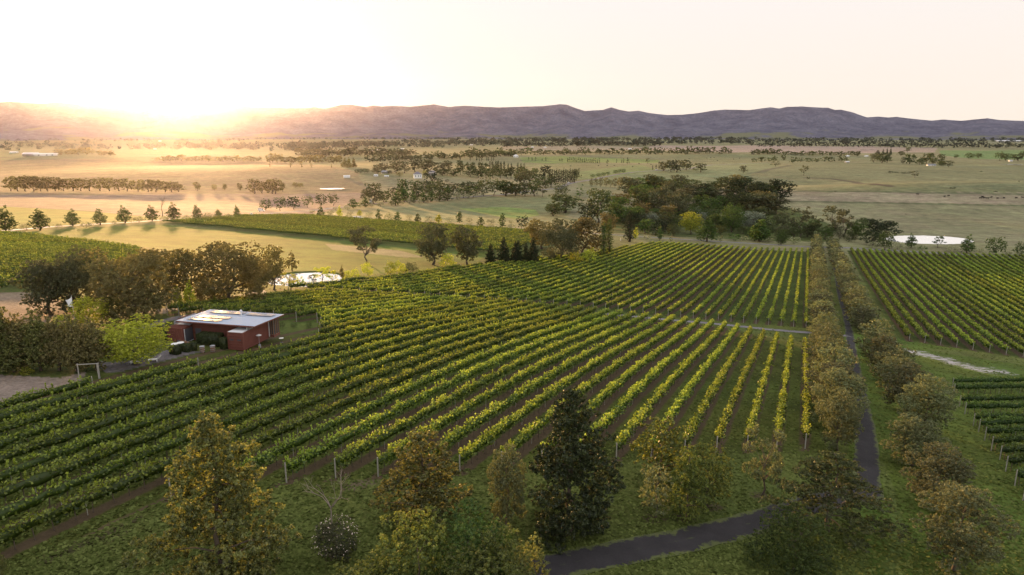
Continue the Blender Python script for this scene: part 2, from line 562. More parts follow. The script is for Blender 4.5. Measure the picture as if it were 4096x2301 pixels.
paint([(3020, 690), (3180, 655), (3500, 650), (3900, 665), (4300, 668), (4300, 770), (3700, 750), (3300, 712), (3150, 712)], (.145, .150, .075), .15)
paint([(2870, 756), (3300, 770), (4300, 775), (4300, 825), (3180, 806), (2900, 806)], (.255, .210, .140), .15)
paint([(3000, 806), (4300, 825), (4300, 1020), (3560, 925), (3400, 870)], (.190, .178, .100), .25)
paint([(2260, 870), (2340, 776), (2850, 800), (2800, 850), (2500, 900)], (.200, .185, .110), .3)
paint([(2620, 582), (2900, 583), (3500, 586), (3520, 612), (2900, 610), (2400, 600)], (.290, .220, .180), .1)
paint([(3420, 584), (3750, 592), (3740, 610), (3440, 608)], (.290, .220, .180), .2)
paint([(2000, 586), (2400, 584), (2700, 590), (2400, 606), (2000, 600)], (.255, .210, .150), .2)
paint([(3760, 602), (4300, 600), (4300, 640), (3900, 636), (3760, 620)], (.110, .190, .060), .2)
paint([(2400, 900), (2480, 850), (2900, 800), (3150, 830), (3330, 900), (3330, 968), (3000, 962), (2700, 946), (2420, 930)], (.070, .082, .024))
# bare ground and gravel near the buildings and the left yard
k_ = paint([(-300, 1490), (0, 1500), (240, 1512), (345, 1487), (330, 1520), (100, 1610), (-300, 1680)], (.240, .190, .155))
k_ = paint([(380, 1450), (600, 1440), (660, 1400), (900, 1410), (960, 1385), (930, 1420), (700, 1470), (420, 1490)], (.150, .135, .140))
paint([(-300, 1170), (140, 1170), (340, 1230), (420, 1260), (250, 1290), (120, 1290), (-300, 1300)], (.190, .140, .100))
paint([(560, 1250), (830, 1205), (1060, 1160), (1070, 1176), (860, 1226), (640, 1256)], (.330, .270, .210), .1)
# right-hand headland: worn gravel patch
_P = poly_world([(3668, 1411), (3760, 1432), (3850, 1462), (3920, 1480), (3990, 1484)])
_d = dist_line(x_, y_, _P)
_w = np.interp(x_ * .3 + y_, [0, 1], [0, 1]) * 0 + np.interp(_d, [0, 2.6, 5.5, 9], [.72, .60, .30, 0])
grv[:] = np.maximum(grv, _w)
paint([(3700, 1395), (4300, 1420), (4300, 1475), (4090, 1460), (3760, 1410)], (.200, .150, .080), .35)
# furrows, creek lines and fence lines on the paddocks
def line_paint(pts, w, col, amt=1.0):
    P = poly_world(pts)
    d = dist_line(x_, y_, P)
    a = (1 - sstep(w * .5, w * 1.3, d))[:, None] * amt
    fc[:] = fc * (1 - a) + np.array(col) * a
line_paint([(3160, 765), (3700, 772), (4200, 780)], 5, (.07, .085, .035), .7)
line_paint([(3150, 806), (3500, 812), (4200, 826)], 4, (.07, .08, .035), .8)
line_paint([(3230, 712), (3330, 716), (3420, 728), (3500, 738), (3560, 745)], 7, (.075, .060, .040), .9)
line_paint([(3000, 693), (3040, 690), (3160, 662)], 7, (.08, .07, .05), .7)
line_paint([(2310, 716), (2120, 712), (1900, 706)], 4, (.09, .08, .05), .5)
line_paint([(1000, 770), (1300, 762), (1500, 765)], 10, (.13, .10, .06), .6)
line_paint([(2090, 642), (2300, 650), (2480, 656), (2900, 655)], 7, (.09, .07, .06), .6)
line_paint([(-200, 770), (720, 774)], 5, (.15, .10, .06), .6)
line_paint([(0, 630), (200, 637), (420, 650), (620, 640)], 9, (.14, .10, .07), .5)
line_paint([(0, 822), (364, 846), (557, 865)], 1.2, (.08, .06, .04), .7)

k_ = (vv_ < -7) & (uu_ < 191) & (rr_ < 330)
fc[k_] = fc[k_] * .3 + np.array((.070, .105, .016)) * .7
line_paint([(185, 2245), (400, 2150), (550, 2075)], .45, (.050, .040, .022), .75)
line_paint([(430, 2165), (520, 2120)], .35, (.050, .040, .022), .6)
line_paint([(1400, 1950), (1475, 1925)], .9, (.11, .085, .055), .8)
for _q in ((2620, 2075), (2245, 2130), (3048, 1985), (1345, 2228), (2850, 2030), (2740, 2070)):
    line_paint([(_q[0] - 14, _q[1]), (_q[0] + 14, _q[1])], .8, (.075, .055, .035), .8)
line_paint([(3560, 2290), (3600, 2120), (3560, 1960), (3520, 1850)], .5, (.090, .105, .035), .5)
line_paint([(3900, 2300), (3990, 2180), (3960, 2050)], .5, (.105, .110, .040), .6)
# vineyards in row coordinates
def front_u(v):
    return np.interp(v, [-3, 7.5, 28, 38, 46, 47.2, 60, 120], [81, 72, 52, 44.5, 35.5, 8, 8, 8])
def far_u(v):
    return np.interp(v, [-3, 16, 35, 68, 87, 100, 104], [159, 168, 162, 150, 135, 125, 120])
def notch_u(v):
    return np.interp(v, [78, 80, 88, 98, 104], [95, 94, 88, 80, 84])
def mid_near_u(v):
    return np.interp(v, [-3, 10, 25, 37, 50, 68, 87, 100, 112], [188, 182, 175, 170, 165, 154, 140, 129, 118])
def mid_far_u(v):
    return np.interp(v, [-3, 25, 70, 77, 84, 88, 100, 112, 113], [430, 404, 380, 368, 320, 288, 240, 192, 170])
def right_far_u(v):
    return 459 + (-v - 31) * .34
nearb = (vv_ > -4.5) & (vv_ < 77) & (uu_ > front_u(vv_) - 1) & (uu_ < far_u(vv_) + 1)
nearc = (vv_ > 76) & (vv_ < 103) & (uu_ > notch_u(vv_)) & (uu_ < far_u(vv_))
midb = (vv_ > -4.5) & (vv_ < 112) & (uu_ > mid_near_u(vv_)) & (uu_ < mid_far_u(vv_))
rgtb = (vv_ < -24.5) & (vv_ > -145) & (uu_ > 191) & (uu_ < right_far_u(vv_))
for k_ in (nearb, nearc, midb):
    vin[k_] = 1
vin[rgtb] = 2
fc[rgtb | midb] = (.056, .074, .017)
fc[nearb | nearc] = (.066, .082, .017)
# bare soil of the centre and left vineyards
CENTRE_V = [(640, 893), (965, 868), (1230, 866), (1500, 886), (1800, 906), (2140, 930), (2150, 965), (2050, 1010), (1900, 1012), (1700, 990), (1400, 965), (1100, 935), (860, 912)]
LEFT_V = [(-500, 950), (0, 938), (200, 958), (400, 980), (560, 1003), (560, 1060), (300, 1130), (0, 1172), (-500, 1230)]
paint(CENTRE_V, (.085, .100, .028))
paint(LEFT_V, (.085, .095, .028))

fc = np.clip(fc, .01, .8)
nA, nR = len(ang), len(rings)
idx = np.arange(nR * nA).reshape(nR, nA)
Fq = np.stack([idx[:-1, :-1], idx[:-1, 1:], idx[1:, 1:], idx[1:, :-1]], -1).reshape(-1, 4)[:, ::-1]
V_ = np.stack([x_, y_, GZ.ravel()], 1)
m, n, l, out = new_mat('ground')
p = n.new("ShaderNodeBsdfPrincipled"); p.inputs['Roughness'].default_value = .97; p.inputs['Specular IOR Level'].default_value = .1
tc = n.new("ShaderNodeTexCoord"); OB = tc.outputs['Object']
af = n.new("ShaderNodeAttribute"); af.attribute_name = "field"
av = n.new("ShaderNodeAttribute"); av.attribute_name = "vine"
ag = n.new("ShaderNodeAttribute"); ag.attribute_name = "worn"
sx = n.new("ShaderNodeSeparateXYZ"); l.new(OB, sx.inputs[0])
vco = mth(n, l, 'ADD', mth(n, l, 'MULTIPLY', sx.outputs[0], -CA), mth(n, l, 'MULTIPLY', sx.outputs[1], SA))
uco = mth(n, l, 'ADD', mth(n, l, 'MULTIPLY', sx.outputs[0], SA), mth(n, l, 'MULTIPLY', sx.outputs[1], CA))
col = af.outputs['Color']
# long mottles over the paddocks
big = noise_n(n, l, .012, 6, .62, OB)
mid_ = noise_n(n, l, .11, 6, .68, OB)
fin = noise_n(n, l, 1.7, 6, .8, OB)
vf = n.new("ShaderNodeVectorMath"); vf.operation = 'MULTIPLY'; l.new(OB, vf.inputs[0]); vf.inputs[1].default_value = (.25, 1.6, 1)
strk = noise_n(n, l, .05, 5, .7, vf.outputs[0])
v1 = mth(n, l, 'ADD', mth(n, l, 'MULTIPLY', big, 1.0), .48)
v2 = mth(n, l, 'ADD', mth(n, l, 'MULTIPLY', mid_, 1.7), .15)
v3 = mth(n, l, 'ADD', mth(n, l, 'MULTIPLY', fin, 2.4), -.2)
v4 = mth(n, l, 'ADD', mth(n, l, 'MULTIPLY', strk, .9), .55)
val = mth(n, l, 'MULTIPLY', mth(n, l, 'MULTIPLY', v1, v2), mth(n, l, 'MULTIPLY', v3, v4))
hs = n.new("ShaderNodeHueSaturation"); l.new(col, hs.inputs['Color'])
l.new(mth(n, l, 'ADD', mth(n, l, 'MULTIPLY', noise_n(n, l, .045, 4, .6, OB), .11), .445), hs.inputs['Hue'])
l.new(val, hs.inputs['Value'])
base = hs.outputs[0]
# mulched strip under each vine row; rows every 3 m in the near blocks, 3.44 m in the right-hand one
def strip(off, step, w):
    a = mth(n, l, 'DIVIDE', mth(n, l, 'ADD', vco, off), step)
    fr = mth(n, l, 'ABSOLUTE', mth(n, l, 'SUBTRACT', mth(n, l, 'FRACT', a), .5))      # .5 on the row
    e = mth(n, l, 'ADD', fr, mth(n, l, 'MULTIPLY', mth(n, l, 'SUBTRACT', mid_, .5), .30))
    e = mth(n, l, 'ADD', e, mth(n, l, 'MULTIPLY', mth(n, l, 'SUBTRACT', fin, .5), .35))
    x = n.new("ShaderNodeMapRange"); x.inputs[1].default_value = w - .05; x.inputs[2].default_value = w + .05
    l.new(e, x.inputs[0])
    return x.outputs[0]
s1 = strip(2.2, 3.0, .30)
s2 = strip(26.7, 3.44, .27)
is2 = mth(n, l, 'GREATER_THAN', av.outputs['Fac'], 1.5)
is1 = mth(n, l, 'MULTIPLY', mth(n, l, 'GREATER_THAN', av.outputs['Fac'], .5), mth(n, l, 'SUBTRACT', 1.0, is2))
sf = mth(n, l, 'ADD', mth(n, l, 'MULTIPLY', s1, is1), mth(n, l, 'MULTIPLY', s2, is2))
soil = mix_rgb(n, l, fin, (.036, .026, .014), (.125, .090, .054))
base = mix_rgb(n, l, sf, base, soil)
# worn gravel shows through the grass in ragged flakes
vg = n.new("ShaderNodeVectorMath"); vg.operation = 'MULTIPLY'; l.new(OB, vg.inputs[0]); vg.inputs[1].default_value = (.4, 1.0, 1)
gn = mth(n, l, 'ADD', mth(n, l, 'MULTIPLY', noise_n(n, l, .9, 7, .8, vg.outputs[0]), 1.7), ag.outputs['Fac'])
gr = n.new("ShaderNodeMapRange"); gr.inputs[1].default_value = 1.42; gr.inputs[2].default_value = 1.60; l.new(gn, gr.inputs[0])
base = mix_rgb(n, l, gr.outputs[0], base, mix_rgb(n, l, fin, (.30, .27, .27), (.52, .48, .48)))
l.new(base, p.inputs['Base Color'])
bp = n.new("ShaderNodeBump"); bp.inputs['Strength'].default_value = .7; bp.inputs['Distance'].default_value = .12
l.new(fin, bp.inputs['Height']); l.new(bp.outputs[0], p.inputs['Normal'])
l.new(p.outputs[0], out.inputs[0])
M['ground'] = m
gm = mesh_np('ground', V_, Fq, mat=m, smooth=True, attrs={'field': fc, 'vine': vin, 'worn': grv})
tag(obj('ground', gm), kind='structure')
# the plain behind the camera and out of sight to the sides, one coarse sheet joined under the first
aa = np.radians(np.arange(100, 261, 4.0)); r2 = np.array([9.0, 30, 100, 400, 2000, 9000])
R2, A2_ = np.meshgrid(r2, aa, indexing='ij')
bx, by = (R2 * np.sin(A2_)).ravel(), (R2 * np.cos(A2_)).ravel()
ii = np.arange(len(bx)).reshape(R2.shape)
bf = np.stack([ii[:-1, :-1], ii[:-1, 1:], ii[1:, 1:], ii[1:, :-1]], -1).reshape(-1, 4)[:, ::-1]
tag(obj('ground', mesh_np('ground_behind', np.stack([bx, by, ground(bx, by)], 1), bf, mat=m, smooth=True,
    attrs={'field': np.tile(GRASS, (len(bx), 1)), 'vine': np.zeros(len(bx)), 'worn': np.zeros(len(bx))})), kind='structure')

# ---------------------------------------------------------------- mountains
def fbm(x, y, s, o=4):
    r = 0; a = 1; t = 0
    rng_ = [(1.7, .6), (3.1, 2.2), (.4, 5.1), (4.4, 1.3), (2.6, 3.7)]
    for i in range(o):
        c, sn = math.cos(i * 1.1), math.sin(i * 1.1)
        X, Y = (x * c - y * sn) / s, (x * sn + y * c) / s
        r = r + a * (np.sin(X + 1.7 * np.sin(Y * .8 + rng_[i][0])) * np.cos(Y + 1.3 * np.sin(X * .7 + rng_[i][1])))
        t += a; a *= .55; s = s / 2.1
    return r / t
ma = np.radians(np.arange(-60, 60.01, .07))
mr = np.concatenate([np.arange(6300, 9600, 42.0), np.arange(9600, 12600, 150.0)])
MR, MA = np.meshgrid(mr, ma, indexing='ij')
MX, MY = MR * np.sin(MA), MR * np.cos(MA)
el = np.interp(MA, RID_AZ, RID_EL)
t = np.clip((MR - 6650) / 2900, 0, 1)
prof = t ** 1.35
base_z = 27.0
top = CAMZ + el * MR
spur = fbm(MX, MY, 520, 5)
spur2 = fbm(MA * 9000, MR * .35, 330, 4)
cut = (1 - t ** 3) * np.clip(.30 + .55 * (-spur2) + .45 * spur, 0, .9)
hz = (CAMZ + el * 9550 - base_z) * prof * (1 - cut * .9)
# a lower range of foothills in front
foot = 55 * np.exp(-((MR - 7200) / 330) ** 2) * np.clip(.35 + .9 * fbm(MX, MY, 900, 3), 0, 1)
MZ = base_z - 3 + hz + foot
back = np.clip((MR - 9600) / 3000, 0, 1)
MZ = MZ * (1 - back) + (base_z - 40) * back
# keep the skyline where the photograph has it
MZ = np.minimum(MZ, CAMZ + (el + 2e-4 * fbm(MA * 9000, MR, 60, 3)) * MR)
k2 = (np.abs(MR - 9546) < 30)
i0 = np.argmin(np.abs(mr - 9546))
MZ[i0] = CAMZ + (el[i0] + 1.6e-4 * fbm(MA[i0] * 9000, MR[i0], 23, 4)) * MR[i0]
ii = np.arange(MR.size).reshape(MR.shape)
mf = np.stack([ii[:-1, :-1], ii[:-1, 1:], ii[1:, 1:], ii[1:, :-1]], -1).reshape(-1, 4)[:, ::-1]
m, n, l, out = new_mat('hazy_mountain_forest')
p = n.new("ShaderNodeBsdfPrincipled"); p.inputs['Roughness'].default_value = 1; p.inputs['Specular IOR Level'].default_value = 0
tc = n.new("ShaderNodeTexCoord"); OB = tc.outputs['Object']
f1 = noise_n(n, l, .035, 7, .75, OB)
f2 = noise_n(n, l, .0022, 6, .62, OB)
sx = n.new("ShaderNodeSeparateXYZ"); l.new(OB, sx.inputs[0])
f3 = noise_n(n, l, .0042, 7, .68, OB)
hazy_forest = ramp(n, l, f1, [(.30, (.062, .064, .084)), (.62, (.150, .147, .180))])  # lighter and bluer than the trees: mauve distance haze put into the colour
hazy_forest = mix_rgb(n, l, 1.0, hazy_forest, ramp(n, l, f3, [(.36, (.75, .75, .8)), (.62, (1.3, 1.27, 1.25))]), 'MULTIPLY')
past = mix_rgb(n, l, f1, (.115, .125, .075), (.20, .19, .12))
low = n.new("ShaderNodeMapRange"); low.inputs[1].default_value = 150; low.inputs[2].default_value = 40
l.new(sx.outputs[2], low.inputs[0])
pm = n.new("ShaderNodeMapRange"); pm.inputs[1].default_value = .50; pm.inputs[2].default_value = .56
l.new(mth(n, l, 'ADD', mth(n, l, 'MULTIPLY', f2, .72), mth(n, l, 'MULTIPLY', low.outputs[0], .17)), pm.inputs[0])
l.new(mix_rgb(n, l, pm.outputs[0], hazy_forest, past), p.inputs['Base Color'])
bp = n.new("ShaderNodeBump"); bp.inputs['Strength'].default_value = .55; bp.inputs['Distance'].default_value = 12
l.new(f1, bp.inputs['Height']); l.new(bp.outputs[0], p.inputs['Normal'])
l.new(p.outputs[0], out.inputs[0])
mtn = mesh_np('mountains', np.stack([MX.ravel(), MY.ravel(), MZ.ravel()], 1), mf, mat=m, smooth=True)
tag(obj('mountains', mtn), kind='structure')

# ---------------------------------------------------------------- roads, paths, water
def ribbon(name, pts, width, mat, lift=.03, world=False, seed=1, rag=.25):
    P = [Vector((*q, 0)) for q in (pts if world else [at(*q) for q in pts])]
    fine = []
    for a, b in zip(P[:-1], P[1:]):
        nseg = max(2, int((b - a).length / 1.0))
        nseg = min(nseg, 120)
        for i in range(nseg): fine.append(a.lerp(b, i / nseg))
    fine.append(P[-1])
    # smooth the corners
    for _ in range(6):
        fine = [fine[0]] + [(fine[i - 1] + fine[i] * 2 + fine[i + 1]) / 4 for i in range(1, len(fine) - 1)] + [fine[-1]]
    rg = random.Random(seed)
    vs = []
    K = 6
    edg = []
    wob = [rg.uniform(-1, 1) for _ in range(len(fine) * 2 + 10)]
    for i, q in enumerate(fine):
        d = fine[min(i + 1, len(fine) - 1)] - fine[max(i - 1, 0)]
        d.normalize()
        nrm = Vector((-d.y, d.x, 0))
        w = width(i / len(fine)) if callable(width) else width
        for k in range(K + 1):
            s = (k / K - .5) * 2
            edg.append(abs(s))
            off = s * w / 2 * (1 + (rag * wob[i + (0 if s > 0 else len(fine))] if abs(s) > .9 else 0))
            c = q + nrm * off
            vs.append((c.x, c.y))
    vs = np.array(vs)
    z = ground(vs[:, 0], vs[:, 1]) + lift
    ii = np.arange(len(vs)).reshape(-1, K + 1)
    f = np.stack([ii[:-1, :-1], ii[:-1, 1:], ii[1:, 1:], ii[1:, :-1]], -1).reshape(-1, 4)[:, ::-1]
    return tag(obj(name, mesh_np(name, np.column_stack([vs, z]), f, mat=mat, attrs={'edge': np.array(edg)})), kind='structure')
ribbon('road', [(3478, 1990), (3466, 1900), (3468, 1800), (3458, 1700), (3436, 1590), (3415, 1450), (3398, 1330), (3376, 1240), (3356, 1170), (3345, 1100), (3335, 1040), (3330, 1003)], lambda q: 2.7 - 1.0 * min(1, q * 2.5), M['road'], .04, rag=.08)
ribbon('road', [(1980, 2330), (2150, 2283), (2300, 2250), (2450, 2218), (2600, 2190), (2750, 2158), (2900, 2125), (3010, 2092), (3120, 2060), (3260, 2010), (3400, 1980), (3478, 1965)], 3.2, M['road'], .05, rag=.08, seed=3)
ribbon('path', [(2400, 1255), (2530, 1266), (2680, 1281), (2820, 1292), (3100, 1321), (3270, 1334), (3400, 1345)], 3.0, M['path'], .04, rag=.1, seed=4)
ribbon('path', [(1230, 858), (1400, 874), (1700, 889), (2000, 908), (2300, 928), (2480, 942), (2700, 956), (3000, 974), (3240, 988), (3400, 992), (3600, 1004), (3900, 1021), (4300, 1045)], 5.5, M['path'], .06, seed=5, rag=.1)
ribbon('driveway', [(-150, 932), (60, 920), (200, 908), (270, 904), (370, 898), (440, 894), (560, 888), (700, 876), (965, 863), (1060, 858), (1230, 858)], 5.0, M['drive'], .08, seed=6, rag=.1)
ribbon('driveway', [(1060, 856), (1200, 846), (1330, 832), (1480, 816), (1700, 800), (2000, 780), (2250, 752)], 7, M['path'], .09, seed=7, rag=.1)
ribbon('road', [(2230, 760), (2266, 738), (2310, 728), (2364, 720), (2407, 710), (2470, 698), (2535, 689), (2621, 683), (2760, 676), (2850, 660), (2990, 654), (3100, 652)], 8, M['path'], .15, seed=8, rag=.05)
ribbon('path', [(560, 1318), (610, 1300), (687, 1275), (760, 1262)], 2.2, M['path'], .04, seed=9)

def pond(i, nm='pond'):
    qx, qy, rx, ry, ro, qz = PONDS[i]
    rg = random.Random(i + 5)
    ph = [rg.uniform(0, 6) for _ in range(5)]
    vs = [(qx, qy, qz)]
    N_ = 72
    for k in range(N_):
        a = k / N_ * 2 * math.pi
        r = 1.22 + .05 * math.sin(3 * a + ph[0]) + .035 * math.sin(5 * a + ph[1]) + .02 * math.sin(9 * a + ph[2])
        X, Y = rx * r * math.cos(a), ry * r * math.sin(a)
        vs.append((qx + X * math.cos(ro) - Y * math.sin(ro), qy + X * math.sin(ro) + Y * math.cos(ro), qz))
    me = bpy.data.meshes.new(nm)
    me.from_pydata(vs, [], [(0, 1 + k, 1 + (k + 1) % N_) for k in range(N_)])
    me.materials.append(M['water'])
    return tag(obj('water', me), kind='structure')
for i in range(len(PONDS)):
    pond(i)

# grass tufts on the lawns and verges near the camera, one mass
def grow_grass():
    _rg = np.random.default_rng(3)
    _n = 150000
    _px = _rg.uniform(-60, 4160, _n); _py = 1150 + 1180 * _rg.random(_n) ** .8
    _X = []; 
    _dx, _dy, _dz = ray(_px, _py)
    _t = np.full(_n, 40.0)
    for _ in range(14):          # fixed-point march onto the ground
        _zz = ground(_dx * _t, _dy * _t)
        _t = _t * .35 + .65 * np.clip((CAMZ - _zz) / np.maximum(.05, -_dz), 10, 260)
    _tx, _ty = _dx * _t, _dy * _t
    _u, _v = uv(_tx, _ty)
    _ok = ~(((_v > -3.6) & (_v < 104) & (_u > front_u(_v) + 1) & (np.abs((_v + 2.2) / 3 - np.round((_v + 2.2) / 3)) < .27)))
    _ok &= ~((_v < -24.5) & (_u > 191)) & ~((_v > 74) & (_u < 92)) & (_t < 230)
    for _pts, _w in (([(3478, 1990), (3466, 1900), (3468, 1800), (3458, 1700), (3436, 1590), (3415, 1450), (3398, 1330)], 1.25),
                     ([(1980, 2330), (2150, 2283), (2450, 2218), (2750, 2158), (3010, 2092), (3260, 2010), (3478, 1965)], 1.4),
                     ([(2400, 1255), (2820, 1292), (3270, 1334), (3400, 1345)], 1.6), ([(3668, 1411), (3850, 1462), (4060, 1484)], 2.5)):
        _ok &= dist_line(_tx, _ty, poly_world(_pts)) > _w
    _pat = np.sin(_tx * .9 + 2 * np.sin(_ty * .37)) * np.sin(_ty * .7 + 1.6 * np.sin(_tx * .29)) + .5 * np.sin(_tx * 2.3 + _ty * 1.9)
    _ok &= _rg.random(_n) < .5 + .15 * _pat
    _tx, _ty, _tt = _tx[_ok], _ty[_ok], _t[_ok]
    _m = len(_tx)
    _h = _rg.uniform(.03, .075, _m) * (1 + _tt / 120); _a = _rg.uniform(0, 6.28, _m); _w = _h * _rg.uniform(1.0, 2.2, _m)
    _z = ground(_tx, _ty)
    _c, _s2 = np.cos(_a), np.sin(_a)
    _V = np.stack([np.stack([_tx - _c * _w, _ty - _s2 * _w, _z - .01], 1), np.stack([_tx + _c * _w, _ty + _s2 * _w, _z - .01], 1),
                   np.stack([_tx + _c * _w * .6 + _s2 * _h * 2.2, _ty + _s2 * _w * .6 - _c * _h * 2.2, _z + _h], 1), np.stack([_tx - _c * _w * .7 + _s2 * _h * 1.8, _ty - _s2 * _w * .7 - _c * _h * 1.8, _z + _h * .8], 1)], 1).reshape(-1, 3)
    M['grass'] = m_leaf('grass_blades', (.060, .072, .018), (.150, .165, .050), .2)
    tag(obj('grass', mesh_np('grass', _V, np.arange(len(_V)).reshape(-1, 4), mat=M['grass'], tint=np.repeat(_rg.random(_m) ** 1.5, 4))), kind='stuff')
grow_grass()

# ---------------------------------------------------------------- vines on trellises
RNG = np.random.default_rng(11)

def leaf_quads(C, size, rng, up=0.0, flat=None):
    """square-ish leaves at centres C with random facing; up leans them towards the sky"""
    n_ = len(C)
    N = rng.normal(size=(n_, 3))
    N[:, 2] += up
    if flat is not None: N += flat
    N /= np.linalg.norm(N, axis=1)[:, None] + 1e-9
    A = np.cross(N, rng.normal(size=(n_, 3)))
    A /= np.linalg.norm(A, axis=1)[:, None] + 1e-9
    B = np.cross(N, A)
    s = np.asarray(size).reshape(-1, 1) * .5 if np.ndim(size) else size * .5
    s1 = s * rng.uniform(.75, 1.25, (n_, 1)); s2 = s * rng.uniform(.55, 1.0, (n_, 1))
    V = np.stack([C - A * s1 - B * s2 * .3, C - B * s2, C + A * s1, C + B * s2 + A * s1 * .1], 1)
    return V.reshape(-1, 3)

def smooth_noise(s, step, rng, amp=1.0):
    L = s.max() + step * 3
    k = rng.uniform(-1, 1, int(L / step) + 4)
    return np.interp(s, np.arange(len(k)) * step, k) * amp

POST_ME = MB(); POST_ME.tube([(0, 0, -.15), (0, 0, 1.9)], .065, 6)
POST_ME = POST_ME.mesh('post', M['post'])
PEG = MB(); PEG.tube([(0, 0, -.15), (0, 0, 1.75)], .03, 5)
PEG = PEG.mesh('stake', M['post'])

def trellis(p0, p1, label, group, dens, lsize, posts=0, stems=True, top=1.95, w=.36, mat='vine', low=.85, shoots=.06, ends=True, stepc=.9):
    rng = RNG
    a = np.array(p0, float); b = np.array(p1, float)
    L = float(np.hypot(*(b - a)))
    if L < 2: return None
    d = (b - a) / L
    nr = np.array([-d[1], d[0]])
    z0 = float(ground(a[0], a[1]))
    t = thing('grapevine_trellis', (a[0], a[1], z0), label, 'vine row', group)
    n_ = int(L * dens)
    s = rng.uniform(0, L, n_)
    beta = rng.beta(1.6, 1.15, n_)
    topn = top + smooth_noise(s, 1.5, rng, .22) + smooth_noise(s, .5, rng, .16)
    lown = low + smooth_noise(s, 1.1, rng, .18)
    thick = w * (1 + smooth_noise(s, 1.4, rng, .5)) * (1 - .45 * np.abs(beta - .45) * 1.6)
    off = rng.normal(0, 1, n_).clip(-1.7, 1.7) * thick * .75
    # gaps and weak vines
    weak = smooth_noise(s, 3.1, rng, 1.0)
    keep = rng.random(n_) < np.clip(1.15 + weak * .75, .18, 1)
    h = lown + (topn - lown) * beta
    # upright or arching shoots
    k = rng.random(n_) < shoots
    sh = rng.integers(0, max(2, int(L * .7)), n_)
    sx_ = np.random.default_rng(5).uniform(0, 1, sh.max() + 1)
    lean = np.random.default_rng(6).normal(0, .8, sh.max() + 1)
    q = rng.random(n_)
    s = np.where(k, (sx_[sh] * L + lean[sh] * q * .5) % L, s)
    off = np.where(k, lean[sh] * q * .55, off)
    h = np.where(k, top - .1 + q * (.62 - .35 * np.abs(lean[sh])) , h)
    s, off, h, beta = s[keep], off[keep], h[keep], beta[keep]
    X = a[0] + d[0] * s + nr[0] * off
    Y = a[1] + d[1] * s + nr[1] * off
    Z = ground(X, Y) + h
    C = np.stack([X - a[0], Y - a[1], Z - z0], 1)
    V = leaf_quads(C, lsize, rng, .45)
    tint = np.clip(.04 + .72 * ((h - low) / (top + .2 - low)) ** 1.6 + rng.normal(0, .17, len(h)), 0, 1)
    Fc = np.arange(len(V)).reshape(-1, 4)
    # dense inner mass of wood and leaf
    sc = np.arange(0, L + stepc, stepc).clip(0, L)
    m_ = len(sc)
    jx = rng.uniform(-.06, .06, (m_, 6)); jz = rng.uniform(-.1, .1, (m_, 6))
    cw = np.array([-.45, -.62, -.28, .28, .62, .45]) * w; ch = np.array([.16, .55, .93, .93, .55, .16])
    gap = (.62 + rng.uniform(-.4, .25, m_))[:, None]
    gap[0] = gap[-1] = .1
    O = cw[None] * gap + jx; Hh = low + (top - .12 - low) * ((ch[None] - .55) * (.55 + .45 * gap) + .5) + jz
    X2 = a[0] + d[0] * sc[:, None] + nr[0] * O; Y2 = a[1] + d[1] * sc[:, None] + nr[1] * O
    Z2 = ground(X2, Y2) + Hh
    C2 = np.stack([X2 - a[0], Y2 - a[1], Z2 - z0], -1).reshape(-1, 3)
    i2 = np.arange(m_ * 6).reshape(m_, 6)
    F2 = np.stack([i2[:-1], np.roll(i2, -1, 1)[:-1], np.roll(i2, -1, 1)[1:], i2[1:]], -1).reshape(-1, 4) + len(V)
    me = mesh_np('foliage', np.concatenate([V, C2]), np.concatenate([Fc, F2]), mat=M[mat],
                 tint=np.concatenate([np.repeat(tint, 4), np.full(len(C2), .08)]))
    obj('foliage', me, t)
    if stems:
        ss = np.arange(.6, L, 1.5) + rng.uniform(-.15, .15, len(np.arange(.6, L, 1.5)))
        vs = []; 
        bx_, by_ = a[0] + d[0] * ss, a[1] + d[1] * ss
        zz = ground(bx_, by_)
        r = .045
        ln = rng.uniform(-.12, .12, (len(ss), 2))
        for zo, jj in ((-.05, 0), (1.1, 1)):
            for c in range(3):
                an = c * 2.094
                vs.append(np.stack([bx_ - a[0] + r * math.cos(an) + jj * ln[:, 0], by_ - a[1] + r * math.sin(an) + jj * ln[:, 1], zz - z0 + zo], 1))
        V3 = np.stack(vs, 1).reshape(-1, 3)
        i3 = np.arange(len(ss))[:, None] * 6
        F3 = np.concatenate([i3 + np.array([c, (c + 1) % 3, 3 + (c + 1) % 3, 3 + c]) for c in range(3)])
        so = obj('vine_stems', mesh_np('vine_stems', V3, F3, mat=M['bark']), t)
        so['kind'] = 'stuff'
    if ends:
        for e, sg in ((a, -1), (b, 1)):
            X, Y = e + d * sg * .25
            obj('end_post', POST_ME, t, (X - a[0], Y - a[1], float(ground(X, Y)) - z0))
    if posts:
        for q in np.arange(posts, L - 2, posts):
            X, Y = a + d * q
            obj('stake', PEG, t, (X - a[0], Y - a[1], float(ground(X, Y)) - z0))
    return t

def rowpt(u, v): return xy(u, v)

# the near block, counted from the tree-lined track
k0 = 0
for k in range(0, 35):
    v = -2.2 + 3 * k
    ue = float(far_u(v))
    us = float(front_u(v)) if k < 26 else float(notch_u(v))
    lbl = "%s vine row west of the tree-lined track in the nearest vineyard block" % ordw(k + 1)
    if k in (24, 25):
        cut, again = ((60, 84), (48, 88))[k - 24]
        trellis(rowpt(8, v), rowpt(cut, v), "vine row at the left edge of the nearest block, %s" % ('second from the bare yard' if k == 24 else 'next to the bare yard'),
                "vine rows of the nearest block", 90, .25, posts=7.5, shoots=.12, w=.42)
        us = again
    if k == 26: us = 92
    trellis(rowpt(us, v), rowpt(ue, v), lbl, "vine rows of the nearest block", 90 + min(k, 20), .25, posts=7.5, shoots=.12, w=.40 + .010 * min(k, 20))
